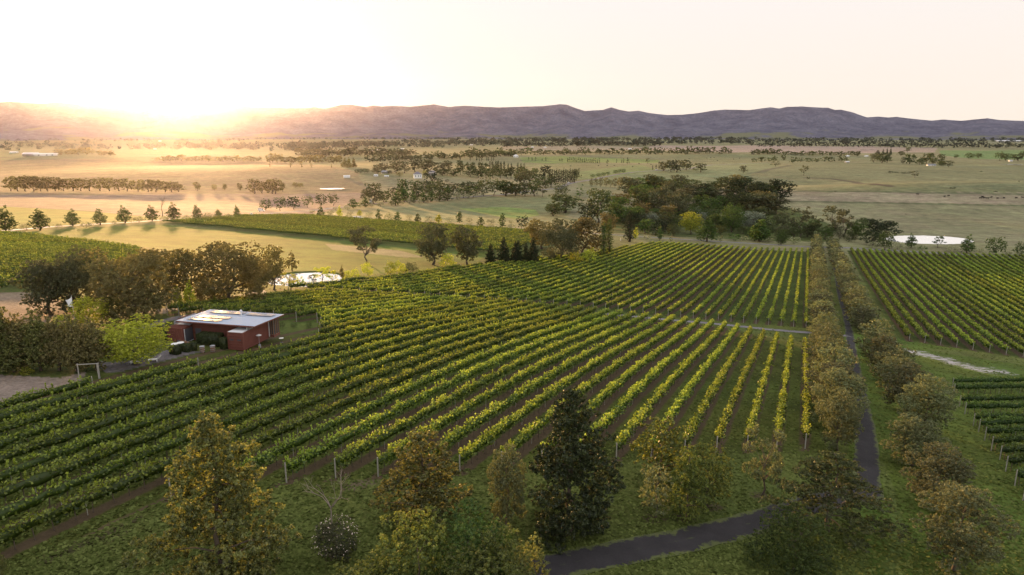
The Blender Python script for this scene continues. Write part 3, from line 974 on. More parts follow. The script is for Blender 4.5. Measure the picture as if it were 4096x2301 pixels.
# the middle block beyond the headland path
for k in range(0, 38):
    v = -2.4 + 3 * k
    us, ue = float(mid_near_u(v)), float(mid_far_u(v))
    trellis(rowpt(us, v), rowpt(ue, v), "%s vine row from the tree-lined track in the block beyond the gravel headland" % ordw(k + 1),
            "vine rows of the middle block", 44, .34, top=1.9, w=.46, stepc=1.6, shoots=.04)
# the right-hand block beyond the tree-lined track
for k in range(0, 34):
    v = -26.7 - 3.44 * k
    us, ue = 192.5, float(right_far_u(v))
    # rows further right only enter the frame some way along
    ux = np.linspace(us, ue, 60)
    X, Y = xy(ux, v)
    okv = X / np.maximum(Y, 1) < .86
    if not okv.any(): continue
    us = float(ux[np.argmax(okv)]) if not okv[0] else us
    trellis(rowpt(us, v), rowpt(ue, v), "%s vine row right of the tree-lined track in the far right block" % ordw(k + 1),
            "vine rows of the right-hand block", 42, .44, top=1.95, w=.66, stepc=1.6, mat='vine', shoots=.03)
# the dark block in the lower right corner: rows run across the picture
BR = [('B4', 1690, 1345), ('B4', 1700, 1400), ('C4', 1745, 55), ('C4', 1790, 120), ('C4', 1860, 215), ('C4', 1905, 265), ('C4', 1955, 335), ('C4', 2010, 420), ('C4', 2080, 500), ('C4', 2130, 590), ('C4', 2205, 710), ('C4', 2275, 830), ('C4', 2340, 960)]
q0 = np.array(at(3897, 1690)); q1 = np.array(at(4096, 1683)); dr = (q1 - q0) / np.hypot(*(q1 - q0))
for i, q in enumerate(BR):
    s0 = np.array(at(*pix(*q)))
    trellis(s0, s0 + dr * 34, "%s vine row from the top in the lower right vineyard corner" % ordw(i + 1),
            "vine rows in the lower right corner", 110, .22, posts=6, shoots=.05, mat='green', w=.55)
# distant blocks: rows run across the view
def far_block(poly, dirpx, step, nm, grp, maxn=60):
    P = poly_world(poly)
    c0, c1 = np.array(at(*dirpx[0])), np.array(at(*dirpx[1]))
    d = (c1 - c0) / np.hypot(*(c1 - c0)); nr = np.array([-d[1], d[0]])
    if nr[1] < 0: nr = -nr
    off = (P - c0) @ nr
    num = 0
    for o in np.arange(off.min() + 1, off.max(), step):
        # intersections of the row line with the outline
        ss = []
        for i in range(len(P)):
            A_, B_ = P[i], P[(i + 1) % len(P)]
            da, db = (A_ - c0) @ nr - o, (B_ - c0) @ nr - o
            if da * db < 0:
                X = A_ + (B_ - A_) * da / (da - db)
                ss.append((X - c0) @ d)
        ss.sort()
        for s0, s1 in zip(ss[::2], ss[1::2]):
            if s1 - s0 < 8: continue
            a, b = c0 + nr * o + d * s0, c0 + nr * o + d * s1
            # keep to what the frame can see
            tt = np.linspace(0, 1, 80); X = a[0] + (b[0] - a[0]) * tt; Y = a[1] + (b[1] - a[1]) * tt
            okv = np.abs(X / np.maximum(Y, 1)) < .84
            if not okv.any(): continue
            a, b = a + (b - a) * tt[okv][0], a + (b - a) * tt[okv][-1]
            if np.hypot(*(b - a)) < 8: continue
            num += 1
            dist = np.hypot(*(a + b)) / 2
            trellis(a, b, "%s vine row, counting away, in the %s" % (ordw(min(num, 59)), nm), grp,
                    22 if dist > 260 else 40, .46 if dist > 260 else .32, stems=False, w=.6, top=1.9, stepc=2.5, mat='vinefar', ends=False, shoots=.03)
    return num
n1 = far_block(CENTRE_V, [(1100, 938), (1700, 991)], 3.4, "distant block below the shrub avenue", "vine rows of the distant centre block")
n2 = far_block(LEFT_V, [(0, 1150), (140, 1141)], 3.3, "far left block behind the gum trees", "vine rows of the far left block")

# ---------------------------------------------------------------- trees
def crown_lobes(kind, rg):
    """lobes (x, y, z, rxy, rz) in a crown of height 1; returns lobes and the natural width"""
    L = []
    if kind == 'gum':
        for i in range(22):
            a = i * 2.4 + rg.uniform(-.5, .5); z = rg.uniform(.15, .88)
            R = .40 * math.sqrt(max(.05, 1 - ((z - .50) / .46) ** 2)) * rg.uniform(.35, 1.0)
            L.append((R * math.cos(a), R * math.sin(a), z, rg.uniform(.11, .18), rg.uniform(.08, .125)))
        L += [(0, 0, .56, .30, .28), (.1, .1, .72, .2, .17)]
        return L, .88, (.18, 11)
    if kind == 'wide':
        for i in range(34):
            a = i * 2.4 + rg.uniform(-.4, .4); z = rg.uniform(.12, .90)
            R = .50 * math.sqrt(max(.05, 1 - ((z - .50) / .50) ** 2)) * rg.uniform(.45, 1.0)
            L.append((R * math.cos(a), R * math.sin(a), z, rg.uniform(.13, .2), rg.uniform(.09, .14)))
        L += [(0, 0, .58, .34, .26), (.15, -.1, .68, .24, .18), (-.2, .1, .5, .22, .18)]
        return L, 1.3, (.22, 13)
    if kind == 'open':
        for i in range(20):
            a = i * 2.4 + rg.uniform(-.5, .5); z = rg.uniform(.36, .95)
            R = .40 * math.sqrt(max(.05, 1 - ((z - .62) / .42) ** 2)) * rg.uniform(.5, 1.05)
            L.append((R * math.cos(a), R * math.sin(a), z, rg.uniform(.07, .13), rg.uniform(.05, .085)))
        return L, .95, (.22, 18)
    if kind == 'round':
        for i in range(16):
            a = i * 2.4; z = .20 + .74 * (i + .5) / 16
            R = .30 * math.sqrt(max(.02, 1 - ((z - .56) / .44) ** 2))
            L.append((R * math.cos(a), R * math.sin(a), z, rg.uniform(.14, .2), rg.uniform(.12, .16)))
        L += [(0, 0, .56, .36, .38)]
        return L, .95, (.2, 6)
    if kind == 'oval':
        for i in range(18):
            t = (i + .5) / 18; z = .10 + .86 * t; a = i * 2.4 + rg.uniform(-.3, .3)
            R = .25 * (1 - abs(t - .3) ** 1.3 * 1.25)
            R = max(.02, R)
            L.append((R * math.cos(a) * .8, R * math.sin(a) * .8, z, max(.05, R * .62), rg.uniform(.07, .11)))
        L += [(0, 0, .42, .24, .30), (0, 0, .70, .12, .2)]
        return L, .72, (.12, 6)
    if kind == 'poplar':
        for i in range(16):
            t = (i + .5) / 16; z = .08 + .9 * t; a = i * 2.4
            R = .085 * (1 - abs(t - .4) ** 1.6 * 1.7) + .01
            L.append((R * .5 * math.cos(a), R * .5 * math.sin(a), z, R * rg.uniform(.8, 1.1), .09))
        return L, .22, (.1, 3)
    if kind == 'conifer':
        for i in range(38):
            t = (i + .5) / 38; z = .07 + .90 * t; a = i * 2.4 + rg.uniform(-.3, .3)
            R = .30 * (1 - t) ** .8 + .012
            q = rg.uniform(.45, .85)
            L.append((R * q * math.cos(a), R * q * math.sin(a), z - R * .12, R * .42 + .015, .035 + .02 * (1 - t)))
        L += [(0, 0, .3, .18, .26), (0, 0, .55, .12, .25), (0, 0, .8, .05, .16)]
        return L, .64, (.08, 16)
    if kind == 'cypress':      # tall feathery pyramid, ragged edge
        for i in range(60):
            t = (i + .5) / 60; z = .05 + .92 * t; a = i * 2.4 + rg.uniform(-.7, .7)
            R = (.36 * (1 - t) ** .62 * (1 - .25 * (t < .12)) + .01) * rg.uniform(.72, 1.18)
            q = rg.uniform(.45, 1.0)
            L.append((R * q * math.cos(a), R * q * math.sin(a), z, .035 + R * .22, .038 + .02 * (1 - t)))
        L += [(0, 0, .35, .10, .3), (0, 0, .65, .06, .25)]
        return L, .80, (.05, 26)
    if kind == 'pine':         # open tiers of long branches
        for i in range(40):
            t = (i + .5) / 40; z = .16 + .80 * t; a = i * 2.4 + rg.uniform(-.3, .3)
            R = .46 * (1 - t) ** .75 + .02
            for q in (.45, .75, 1.0):
                L.append((R * q * math.cos(a), R * q * math.sin(a), z + .06 * q * (1 - t) - .03, .035 + R * .11, .022))
        return L, .98, (.10, 30)
    if kind == 'globe':
        for i in range(12):
            a = i * 2.4; z = .25 + .6 * (i + .5) / 12
            R = .34 * math.sqrt(max(.02, 1 - ((z - .5) / .5) ** 2))
            L.append((R * math.cos(a), R * math.sin(a), z, .22, .17))
        L += [(0, 0, .5, .45, .40)]
        return L, 1.15, (.1, 3)
    if kind == 'bush':
        for i in range(16):
            a = i * 2.4 + rg.uniform(-.3, .3); z = rg.uniform(.12, .80)
            R = .48 * math.sqrt(max(.03, 1 - (z / .95) ** 2)) * rg.uniform(.5, .95)
            L.append((R * math.cos(a), R * math.sin(a), z, rg.uniform(.16, .24), rg.uniform(.12, .2)))
        L += [(0, 0, .4, .42, .38)]
        return L, 1.25, (.03, 8)
    if kind == 'pear':
        for i in range(26):
            t = (i + .5) / 26; z = .14 + .80 * t; a = i * 2.4 + rg.uniform(-.4, .4)
            R = .33 * math.sqrt(max(.03, 1 - ((t - .42) / .62) ** 2)) * rg.uniform(.55, 1.0)
            L.append((R * math.cos(a), R * math.sin(a), z, rg.uniform(.09, .15), rg.uniform(.07, .11)))
        L += [(0, 0, .50, .22, .30)]
        return L, .85, (.18, 12)
    raise KeyError(kind)

NLEAF = {0: (260, .105), 1: (1300, .054), 2: (5000, .031), 3: (28000, .0165), 4: (105000, .0100)}
_tree_cache = {}
def tree_meshes(kind, lod, var):
    key = (kind, lod, var)
    if key in _tree_cache: return _tree_cache[key]
    rg = random.Random(hash((kind, var)) % 1 + sum(map(ord, kind)) * 7 + var * 101)
    rng = np.random.default_rng(sum(map(ord, kind)) + var * 13 + lod)
    L, width, (tz, nb) = crown_lobes(kind, rg)
    L = np.array(L)
    n_, ls = NLEAF[lod]
    fill = {'open': .55, 'gum': 1.25, 'pine': .62, 'poplar': .40, 'globe': .8, 'bush': 1.1, 'wide': 1.7, 'cypress': .85}.get(kind, 1.0)
    n_ = int(n_ * fill)
    if kind == 'poplar': ls *= .7
    wgt = (L[:, 3] ** 1.3 * L[:, 4] ** .7); wgt /= wgt.sum()
    K = int({0: 34, 1: 140, 2: 440, 3: 1150, 4: 2300}[lod] * {'wide': 1.5, 'gum': 1.25}.get(kind, 1))
    cr = {0: .060, 1: .036, 2: .024, 3: .0175, 4: .0135}[lod]
    if kind == 'poplar': cr *= .55
    if kind in ('globe', 'bush'): cr *= 1.15
    kk = rng.choice(len(L), K, p=wgt)
    D = rng.normal(size=(K, 3)); D /= np.linalg.norm(D, axis=1)[:, None]
    r = 1 - rng.exponential(.18, K).clip(0, .8) + rng.normal(0, .06, K)
    CC = L[kk, :3] + D * r[:, None] * np.stack([L[kk, 3], L[kk, 3], L[kk, 4]], 1)
    csz = rng.uniform(.6, 1.5, K)
    q = rng.choice(K, n_, p=csz / csz.sum())
    O = rng.normal(size=(n_, 3)); O /= np.linalg.norm(O, axis=1)[:, None]
    C = CC[q] + O * (cr * csz[q] * rng.uniform(.25, 1.15, n_))[:, None] * np.array([1, 1, .75])
    flat = O * 1.1 + D[q] * .5
    ctint = rng.normal(0, .16, K)
    jit = ctint[q][:, None]
    if kind in ('conifer', 'pine', 'cypress'):
        C[:, 2] -= .010 * rng.random(n_)
    V = leaf_quads(C, ls * rng.uniform(.6, 1.45, n_), rng, .15, flat)
    D = D[q]
    hrel = (C[:, 2] - C[:, 2].min()) / np.ptp(C[:, 2])
    clump = (jit[:, 0] + .5)
    if kind == 'globe':
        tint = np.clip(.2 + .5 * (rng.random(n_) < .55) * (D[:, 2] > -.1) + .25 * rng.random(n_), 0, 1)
    elif kind == 'pear':
        tint = np.clip(.18 + .3 * clump + .3 * rng.random(n_) ** 2 + .55 * (rng.random(n_) < .06 + .10 * hrel), 0, 1)
    else:
        tint = np.clip(-.08 + .9 * clump + rng.normal(0, .18, n_) + .10 * hrel, 0, 1)
    cw = mesh_np('crown', V, np.arange(len(V)).reshape(-1, 4), tint=np.repeat(tint, 4))
    # trunk and limbs
    mb = MB()
    sides = 5 if lod < 3 else 8
    top = {'poplar': .9, 'conifer': .93, 'cypress': .92, 'pine': .93, 'oval': .8, 'pear': .75}.get(kind, .55)
    tr = {'gum': .028, 'wide': .035, 'poplar': .02, 'bush': .02, 'globe': .02, 'pine': .016, 'conifer': .018, 'cypress': .017, 'pear': .022, 'open': .022}.get(kind, .024)
    bend = .02 if top > .7 else .05
    pts = [(bend * math.sin(i * 1.3 + var) * (i > 0), bend * math.cos(i * 1.7 + var) * (i > 0) - bend * (i == 0) * 0, -.03 + (top + .03) * i / 5) for i in range(6)]
    mb.tube(pts, [tr * (1.35 if i == 0 else 1) * (1 - i / 6.2) for i in range(6)], sides)
    if lod >= 1:
        sel = sorted(range(len(L)), key=lambda i: rg.random())[:nb if lod > 1 else nb // 2]
        for i in sel:
            lx, ly, lz = L[i, 0], L[i, 1], L[i, 2]
            zs = max(tz, min(top * .9, lz - math.hypot(lx, ly) * (.25 if kind in ('pine', 'conifer', 'cypress') else .9)))
            f_ = (zs + .03) / (top + .03) * 5
            j = min(4, int(f_)); w_ = f_ - j
            s = [pts[j][q] * (1 - w_) + pts[j + 1][q] * w_ for q in range(3)]
            e = (lx * 1.02, ly * 1.02, lz)
            md = [(s[q] + e[q]) / 2 + (.02 if q == 2 else 0) for q in range(3)]
            r0 = tr * (1 - zs / (top + .3)) * .55
            mb.tube([s, md, e], [r0, r0 * .6, r0 * .2], 4, cap=False)
    trunk = mb.mesh('trunk', M['bark'], smooth=True)
    _tree_cache[key] = (cw, trunk, width)
    return _tree_cache[key]

TRC = random.Random(77)
NTREE = 0
def tree_world(x, y, hgt_m, wid_m, kind, leaf, label, group=None, cat='tree', lod=1, name=None, bark='bark', var=None, sink=0.0):
    global NTREE
    NTREE += 1
    var = TRC.randrange(3 if lod < 3 else 2) if var is None else var
    cw, tk, width = tree_meshes(kind, lod, var)
    z = float(ground(x, y)) - sink
    nm = name or {'gum': 'gum_tree', 'wide': 'gum_tree', 'open': 'gum_tree', 'round': 'round_tree', 'oval': 'upright_tree', 'poplar': 'poplar_tree',
                  'conifer': 'conifer_tree', 'cypress': 'swamp_cypress', 'pine': 'pine_tree', 'globe': 'globe_shrub', 'bush': 'bush', 'pear': 'pear_tree'}[kind]
    sxy = wid_m / width * 1.12
    t = thing(nm, (x, y, z), label, cat, group, rz=TRC.uniform(0, 6.28), scale=(sxy * TRC.uniform(.93, 1.07), sxy * TRC.uniform(.93, 1.07), hgt_m))
    obj('crown', cw, t, mat=M[leaf])
    obj('trunk', tk, t, mat=M[bark])
    return t

def size_at(px, py, h, w):
    """ground point, real height and width of something standing at photo pixel (px, py), h by w pixels"""
    x, y = at(px, py)
    z = float(ground(x, y))
    dx, dy, dz = ray(px, py - h)
    zt = CAMZ + float(dz) / math.hypot(dx, dy) * math.hypot(x, y)
    return x, y, zt - z, w / F * depth(x, y, z)

def lod_of(h):      # h in photo pixels
    h = h / 4
    return 0 if h < 11 else 1 if h < 32 else 2 if h < 75 else 3 if h < 125 else 4

SCALES = {'trees of the dense grove': (1.12, 1.35), "trees of the grove's right end": (1.1, 1.3), 'crowns inside the grove': (1.1, 1.2), 'bushes along the bottom edge': (1.12, 1.3),
          'gums left of the far dam': (1.05, 1.3), 'creek-side trees': (1.1, 1.3), 'trees of the rising farm avenue': (1.05, 1.2), 'belt right of the farmhouse': (1.1, 1.25), 'trees around the white farmhouse': (1.1, 1.2),
          'clump by the poplar block': (1.1, 1.2), 'long belt behind the ploughed paddock': (1.08, 1.25), 'trees of the dark screen at the left': (1.08, 1.2)}
def tr(c, x, y, h, w, kind, leaf, label, group=None, lod=None, **kw):
    a_, b_ = SCALES.get(group, (1.07, 1.15) if kind in ('wide', 'gum') else (1, 1.05))
    h *= a_; w *= b_
    s = CROP[c][2]
    px, py = pix(c, x, y)
    X, Y, H, W = size_at(px, py, h * s, w * s)
    return tree_world(X, Y, H, W, kind, leaf, label, group, lod=lod_of(h * s) if lod is None else lod, **kw)

def trow(c, items, kind, leaf, fmt, group, **kw):
    for i, it in enumerate(items):
        x, y, h, w = it[:4]
        kk = it[4] if len(it) > 4 else kind
        lf = it[5] if len(it) > 5 else leaf
        tr(c, x, y, h, w, kk, lf, fmt.replace('{}', ordw(i + 1)) if '{}' in fmt else fmt, group, **kw)

# --- foreground trees and bushes
tr('C1', 1860, 1560, 1475, 1130, 'cypress', 'gold', 'huge golden feathery conifer in the foreground, tallest in the picture', cat='tree', var=0)
tr('C2', 1430, 1015, 790, 740, 'cypress', 'gold', 'orange-green pyramidal conifer behind the big bush at the bottom', var=1)
tr('C3', 585, 1085, 1190, 860, 'cypress', 'dark', 'almost black pine beside the lawn, darkest tree in the foreground', lod=4, var=0, name='pine_tree')
tr('C3', 60, 1080, 690, 340, 'pear', 'pear', 'weeping olive-brown tree pressed against the left of the black pine', lod=4, var=1)
tr('C3', 1285, 965, 430, 260, 'pear', 'pear', 'narrow dark shrubby tree in front of the feathery green pair', 'trees on the front lawn', var=0)
tr('C3', 1320, 700, 560, 420, 'pear', 'bushy', 'loose pale-leaved tree with drooping top behind the narrow dark one', var=1)
tr('C3', 1530, 985, 640, 360, 'cypress', 'bushy', 'feathery green tree with forked dark trunk near the black driveway', var=1)
tr('C3', 1710, 880, 500, 370, 'round', 'bushy', 'fine-leaved rounded tree right of the forked feathery one', lod=3, var=0)
tr('C4', 108, 790, 590, 340, 'open', 'pear', 'sparse pale-trunked young tree standing alone on the front lawn', lod=3, var=1)
tr('C4', 650, 1085, 700, 900, 'pine', 'olive', 'wide see-through pine with layered branches beside the track end', lod=4, var=0)
tr('C4', 375, 1400, 610, 640, 'bush', 'green', 'dense rounded evergreen bush tree at the bottom beside the layered pine', lod=4, var=1, name='evergreen_bush', cat='bush')
tr('C2', 720, 1290, 320, 390, 'bush', 'rose', 'dark rounded shrub speckled with pink-white blooms on the lawn', lod=3, name='flowering_bush', cat='bush')
tr('C2', 1390, 1640, 660, 640, 'bush', 'bushy', 'yellow-tipped bush at the bottom, left part of the big clump', 'bushes along the bottom edge', lod=3, cat='bush', var=0)
tr('C2', 1830, 1560, 640, 700, 'bush', 'green', 'tall dark green bush at the back of the bottom clump', 'bushes along the bottom edge', lod=4, cat='bush', var=1)
tr('C2', 2030, 1840, 660, 760, 'bush', 'bushy', 'broad soft green bush at the bottom centre right of the clump', 'bushes along the bottom edge', lod=4, cat='bush', var=0)
tr('C3', 180, 1680, 500, 520, 'bush', 'gold', 'golden-tipped bush ending the bottom clump beside the black driveway', 'bushes along the bottom edge', lod=3, cat='bush', var=1)
tr('C2', 950, 1800, 490, 560, 'bush', 'bushy', 'low yellow bush at the bottom edge left of the clump', 'bushes along the bottom edge', lod=3, cat='bush', var=1)
tr('C1', -60, 1560, 360, 260, 'bush', 'gold', 'orange-leaved shrub cut by the lower left frame edge', lod=3, cat='bush')
_fb = [o for o in COL.objects if o.name.startswith('flowering_bush')][0]
_r = np.random.default_rng(4); _D = _r.normal(size=(220, 3)); _D /= np.linalg.norm(_D, axis=1)[:, None]; _D[:, 2] = np.abs(_D[:, 2]) * _r.choice([1, 1, -.5], 220)
_C = _D * np.array([.56, .56, .5]) * _r.uniform(.85, 1.05, (220, 1)) + np.array([0, 0, .47])
M['petal'] = m_plain('petal', (.62, .50, .42), .8)
obj('blossom', mesh_np('blossom', leaf_quads(_C, .032, _r, .3), np.arange(880).reshape(-1, 4)), _fb, mat=M['petal'])
# small bare tree behind the flowering shrub
def bare_tree(x, y, H, label, seed=1, leaf=None, mat='bark_pale', depth_=5):
    rg = random.Random(seed)
    z = float(ground(x, y))
    t = thing('bare_tree', (x, y, z), label, 'dead tree', None, rz=rg.uniform(0, 6))
    mt = MB(); mb = MB()
    def grow(p, d, ln, r, lv):
        q = p + d * ln
        m_ = p + d * ln * .5 + Vector((rg.uniform(-1, 1), rg.uniform(-1, 1), 0)) * ln * .06
        (mt if lv == 0 else mb).tube([p, m_, q], [r, r * .85, r * .65], 5, cap=False)
        if lv >= depth_: return
        for i in range(2 if lv else 4):
            nd = (d + Vector((rg.uniform(-.8, .8), rg.uniform(-.8, .8), rg.uniform(-.15, .4)))).normalized()
            grow(q, nd, ln * rg.uniform(.55, .8), r * .6, lv + 1)
    grow(Vector((0, 0, -.1)), Vector((.03, .02, 1)).normalized(), H * .42, H * .018, 0)
    obj('trunk', mt.mesh('trunk', M[mat], True), t)
    obj('branches', mb.mesh('branches', M[mat], True), t)
    return t
X, Y, H, W = size_at(*pix('C2', 680, 1060), 500 * .4844, 70)
bare_tree(X, Y, H * .82, 'small leafless tree rising behind the flowering shrub on the lawn', 4)
X, Y, H, W = size_at(*pix('A1', 1518, 1205), 175 * .4285, 40)
bare_tree(X, Y, H * 1.1, 'bare dead gum among the upright trees by the white driveway', 9, mat='bark', depth_=4)

# --- the tree-lined track
us = [81.5, 91]
u = 91
while u < 470:
    us.append(u + 8.4 + (u - 90) * .002); u = us[-1]
for i, u in enumerate(us):
    X, Y = xy(u + TRC.uniform(-.6, .6), -5.6 - (u - 80) * .004 + TRC.uniform(-.3, .3))
    hh = 8.2 if i else 6.6
    tree_world(X, Y, hh * TRC.uniform(.86, 1.1), (7.3 if i else 5.4) * TRC.uniform(.86, 1.1), 'pear', ('pear', 'pear', 'gum')[i % 3], '%s tree of the track-side line next to the vine blocks' % ordw(i + 1),
               'trees on the left side of the track', lod=4 if u < 105 else 3 if u < 160 else 2 if u < 300 else 1)
us = [58.4, 70.2, 82.5, 96, 109, 121, 132, 143, 153, 162]
u = 194
while u < 470:
    us.append(u); u += 7.6 + (u - 150) * .002
for i, u in enumerate(us):
    vv = -13.4 if u < 90 else -16.2
    X, Y = xy(u + TRC.uniform(-.5, .5), vv + TRC.uniform(-.4, .4))
    tree_world(X, Y, (7.0 if u < 90 else 7.6) * TRC.uniform(.86, 1.1), (6.4 if u < 90 else 7.8) * TRC.uniform(.88, 1.1), 'pear', ('pear', 'pear', 'gum')[(i + 1) % 3], '%s tree of the right-hand line along the track' % ordw(i + 1),
               'trees on the right side of the track', lod=4 if u < 105 else 3 if u < 160 else 2 if u < 300 else 1)

# --- left: yard trees around the red building
tr('B1', 1140, 1160, 385, 480, 'round', 'lime', 'bright yellow-green round tree left of the red container building', lod=4, var=0)
tr('B1', 850, 1040, 190, 230, 'round', 'lime', 'small yellow-topped tree squeezed behind the dark shrubbery', lod=3, var=1)
tr('B1', 755, 850, 255, 290, 'round', 'lime', 'bright green round tree behind the white flag', lod=3, var=1)
tr('B1', 520, 860, 130, 170, 'bush', 'lime', 'low yellow-green bush left of the white flag', cat='bush', lod=2)
for i, (x, y, h, w, lf) in enumerate([(30, 1200, 540, 300, 'gold'), (190, 1195, 440, 260, 'rust'), (340, 1205, 480, 260, 'gold'), (490, 1205, 430, 260, 'rust'),
                                      (640, 1210, 440, 260, 'rust'), (800, 1200, 400, 260, 'rust'), (120, 1215, 300, 260, 'gold'), (-110, 1210, 500, 300, 'rust')]):
    tr('B1', x, y, h, w, 'oval', lf, '%s dark orange-olive tree in the thick screen at the left edge' % ordw(i + 1), 'trees of the dark screen at the left', lod=3, name='screen_tree')
tr('B1', 220, 1235, 70, 110, 'bush', 'yellow', 'small yellow shrub under the dark tree screen', cat='bush', lod=2)
tr('B1', 1095, 810, 610, 720, 'wide', 'rust', 'broad brown gum with thick trunk behind the yellow-green trees', lod=4, var=0)
tr('B1', 640, 740, 520, 520, 'wide', 'gum', 'dark broad gum behind the parking yard, further one', lod=4, var=1)
tr('B1', 430, 745, 470, 430, 'wide', 'gum', 'dark low-branched gum at the edge of the bare yard', lod=3, var=0)
tr('B1', 1300, 640, 440, 300, 'gum', 'rust', 'brown gum crown between the broad gum and the golden one', lod=3)
tr('B1', 1560, 640, 470, 400, 'gum', 'rust', 'sunlit orange gum behind the line of slender saplings', lod=3)
tr('B1', 1925, 665, 530, 560, 'wide', 'rust', 'broad gum with a thick trunk above the tin roof', lod=4, var=0)
tr('B1', 2140, 590, 330, 220, 'gum', 'rust', 'smaller gum overlapping the left end of the near dam', lod=3)
tr('B2', 195, 535, 370, 180, 'gum', 'rust', 'narrow gum hanging over the near dam', lod=3)
tr('B2', 350, 385, 170, 95, 'oval', 'rust', 'small upright tree alone on the paddock behind the dam')
trow('B1', [(1300, 715, 120, 90), (1375, 705, 150, 110, 'open', 'gum'), (1475, 692, 190, 90, 'oval', 'yellow'), (1575, 684, 220, 110, 'oval', 'lime'), (1662, 665, 150, 80, 'oval', 'rust'), (1765, 645, 130, 80), (1852, 635, 120, 80)],
     'oval', 'rust', '{} slender sapling from the left in front of the gums', 'saplings in front of the gums', lod=2)
tr('B1', 950, 825, 240, 190, 'round', 'olive', 'rounded olive bush at the foot of the broad brown gum', cat='bush', lod=3)
tr('B1', 1190, 735, 200, 230, 'round', 'olive', 'dark shrub right of the broad brown gum trunk', cat='bush', lod=3)
# --- around the near dam
trow('B2', [(330, 535, 145, 150, 'open', 'lime'), (415, 505, 80, 70, 'open', 'lime'), (520, 500, 90, 70, 'open', 'gum'), (602, 488, 145, 160, 'open', 'lime'), (680, 475, 100, 90, 'open', 'lime')],
     'open', 'lime', '{} small yellow-green tree from the left on the near dam bank', 'small trees on the dam bank', lod=2)
tr('B2', 762, 452, 120, 45, 'oval', 'rust', 'thin brown upright shrub at the right end of the dam', lod=2)
trow('B2', [(800, 440, 70, 90), (870, 430, 80, 90), (975, 420, 120, 115), (1160, 410, 120, 120), (1240, 405, 115, 130), (1330, 400, 100, 130, 'bush', 'olive'), (1632, 350, 130, 150)],
     'bush', 'lime', '{} yellow-green bush from the left along the top of the near vines', 'bushes above the middle vine block', cat='bush', lod=2)
tr('B2', 965, 325, 320, 280, 'open', 'gum', 'open brown gum with forked trunk on the paddock right of the dam', lod=3)
tr('B2', 1510, 330, 350, 230, 'gum', 'gum', 'tall grey-brown gum left of the bright green bush', lod=3)
tr('B2', 1800, 332, 330, 210, 'gum', 'gum', 'grey-brown gum right of the bright green bush', lod=3)
trow('B2', [(1990, 328, 180, 110), (2100, 326, 230, 130), (2195, 330, 200, 120)], 'conifer', 'dark', '{} dark conifer from the left at the back of the middle block', 'dark conifers behind the vines', lod=3)
trow('B3', [(150, 328, 210, 110), (215, 328, 180, 100), (275, 330, 235, 125)], 'conifer', 'dark', '{} dark conifer of the right-hand trio behind the middle block', 'dark conifers behind the vines', lod=3)
tr('B3', 505, 305, 330, 330, 'wide', 'gum', 'broad reddish-brown gum with leaning trunk behind the middle vines', lod=4, var=1)
tr('B3', 700, 250, 330, 280, 'gum', 'rust', 'tall rusty gum between the broad gum and the paired poplars', lod=3)
tr('B3', 350, 200, 250, 250, 'gum', 'rust', 'rusty gum behind the dark conifer trio', lod=3)
trow('B3', [(480, 302, 65, 60), (620, 325, 125, 130), (740, 312, 135, 140)], 'bush', 'lime', '{} yellow-green bush under the rusty gums', 'bushes under the rusty gums', cat='bush', lod=2)
tr('B3', 852, 272, 290, 52, 'poplar', 'green', 'left one of the paired poplars at the vineyard corner', lod=3)
tr('B3', 897, 252, 300, 62, 'poplar', 'green', 'right one of the paired poplars at the vineyard corner', lod=3)
# --- grove and garden trees beyond the middle block
tr('A3', 1205, 1440, 290, 105, 'poplar', 'dark', 'dark lone poplar in front of the grove', lod=3)
tr('A3', 1265, 1415, 120, 55, 'oval', 'lime', 'small yellow-green sapling right of the dark lone poplar')
tr('A3', 1490, 1430, 150, 60, 'oval', 'green', 'slim light green sapling on the grass before the grove')
tr('A3', 1410, 1300, 130, 190, 'round', 'silver', 'silvery round tree in the middle of the grove front', lod=2)
tr('A3', 1440, 1380, 120, 170, 'bush', 'olive', 'olive shrub below the silvery tree', cat='bush')
tr('A3', 1780, 1370, 205, 215, 'round', 'yellow', 'bright golden-yellow round tree at the front of the grove', lod=3)
tr('A3', 1945, 1215, 190, 190, 'gum', 'green', 'dark green tree behind the golden one', lod=2)
tr('A3', 2165, 1350, 260, 220, 'round', 'green', 'tall fresh green tree right of the golden one', lod=3)
tr('A3', 1930, 1440, 215, 200, 'oval', 'green', 'dense green pyramidal tree in front of the bright ones', lod=2)
tr('A3', 2415, 1435, 205, 190, 'oval', 'green', 'dense green pyramidal tree nearest the tree-lined track', lod=2)
tr('A3', 2350, 1330, 170, 210, 'gum', 'silver', 'greyish gum behind the pyramidal tree near the track', lod=2)
tr('A3', 2185, 1430, 75, 160, 'bush', 'green', 'low green shrub between the two pyramidal trees', cat='bush')
tr('A3', 1620, 1390, 120, 140, 'round', 'olive', 'olive tree left of the golden tree', lod=2)
trow('A3', [(1370, 1422, 48, 75), (1597, 1440, 42, 40, 'globe', 'green'), (2057, 1442, 62, 62), (2268, 1432, 48, 92), (2520, 1440, 40, 80)], 'globe', 'globe', '{} rounded pale shrub from the left along the back of the middle block', 'pale shrubs behind the middle block', cat='bush')
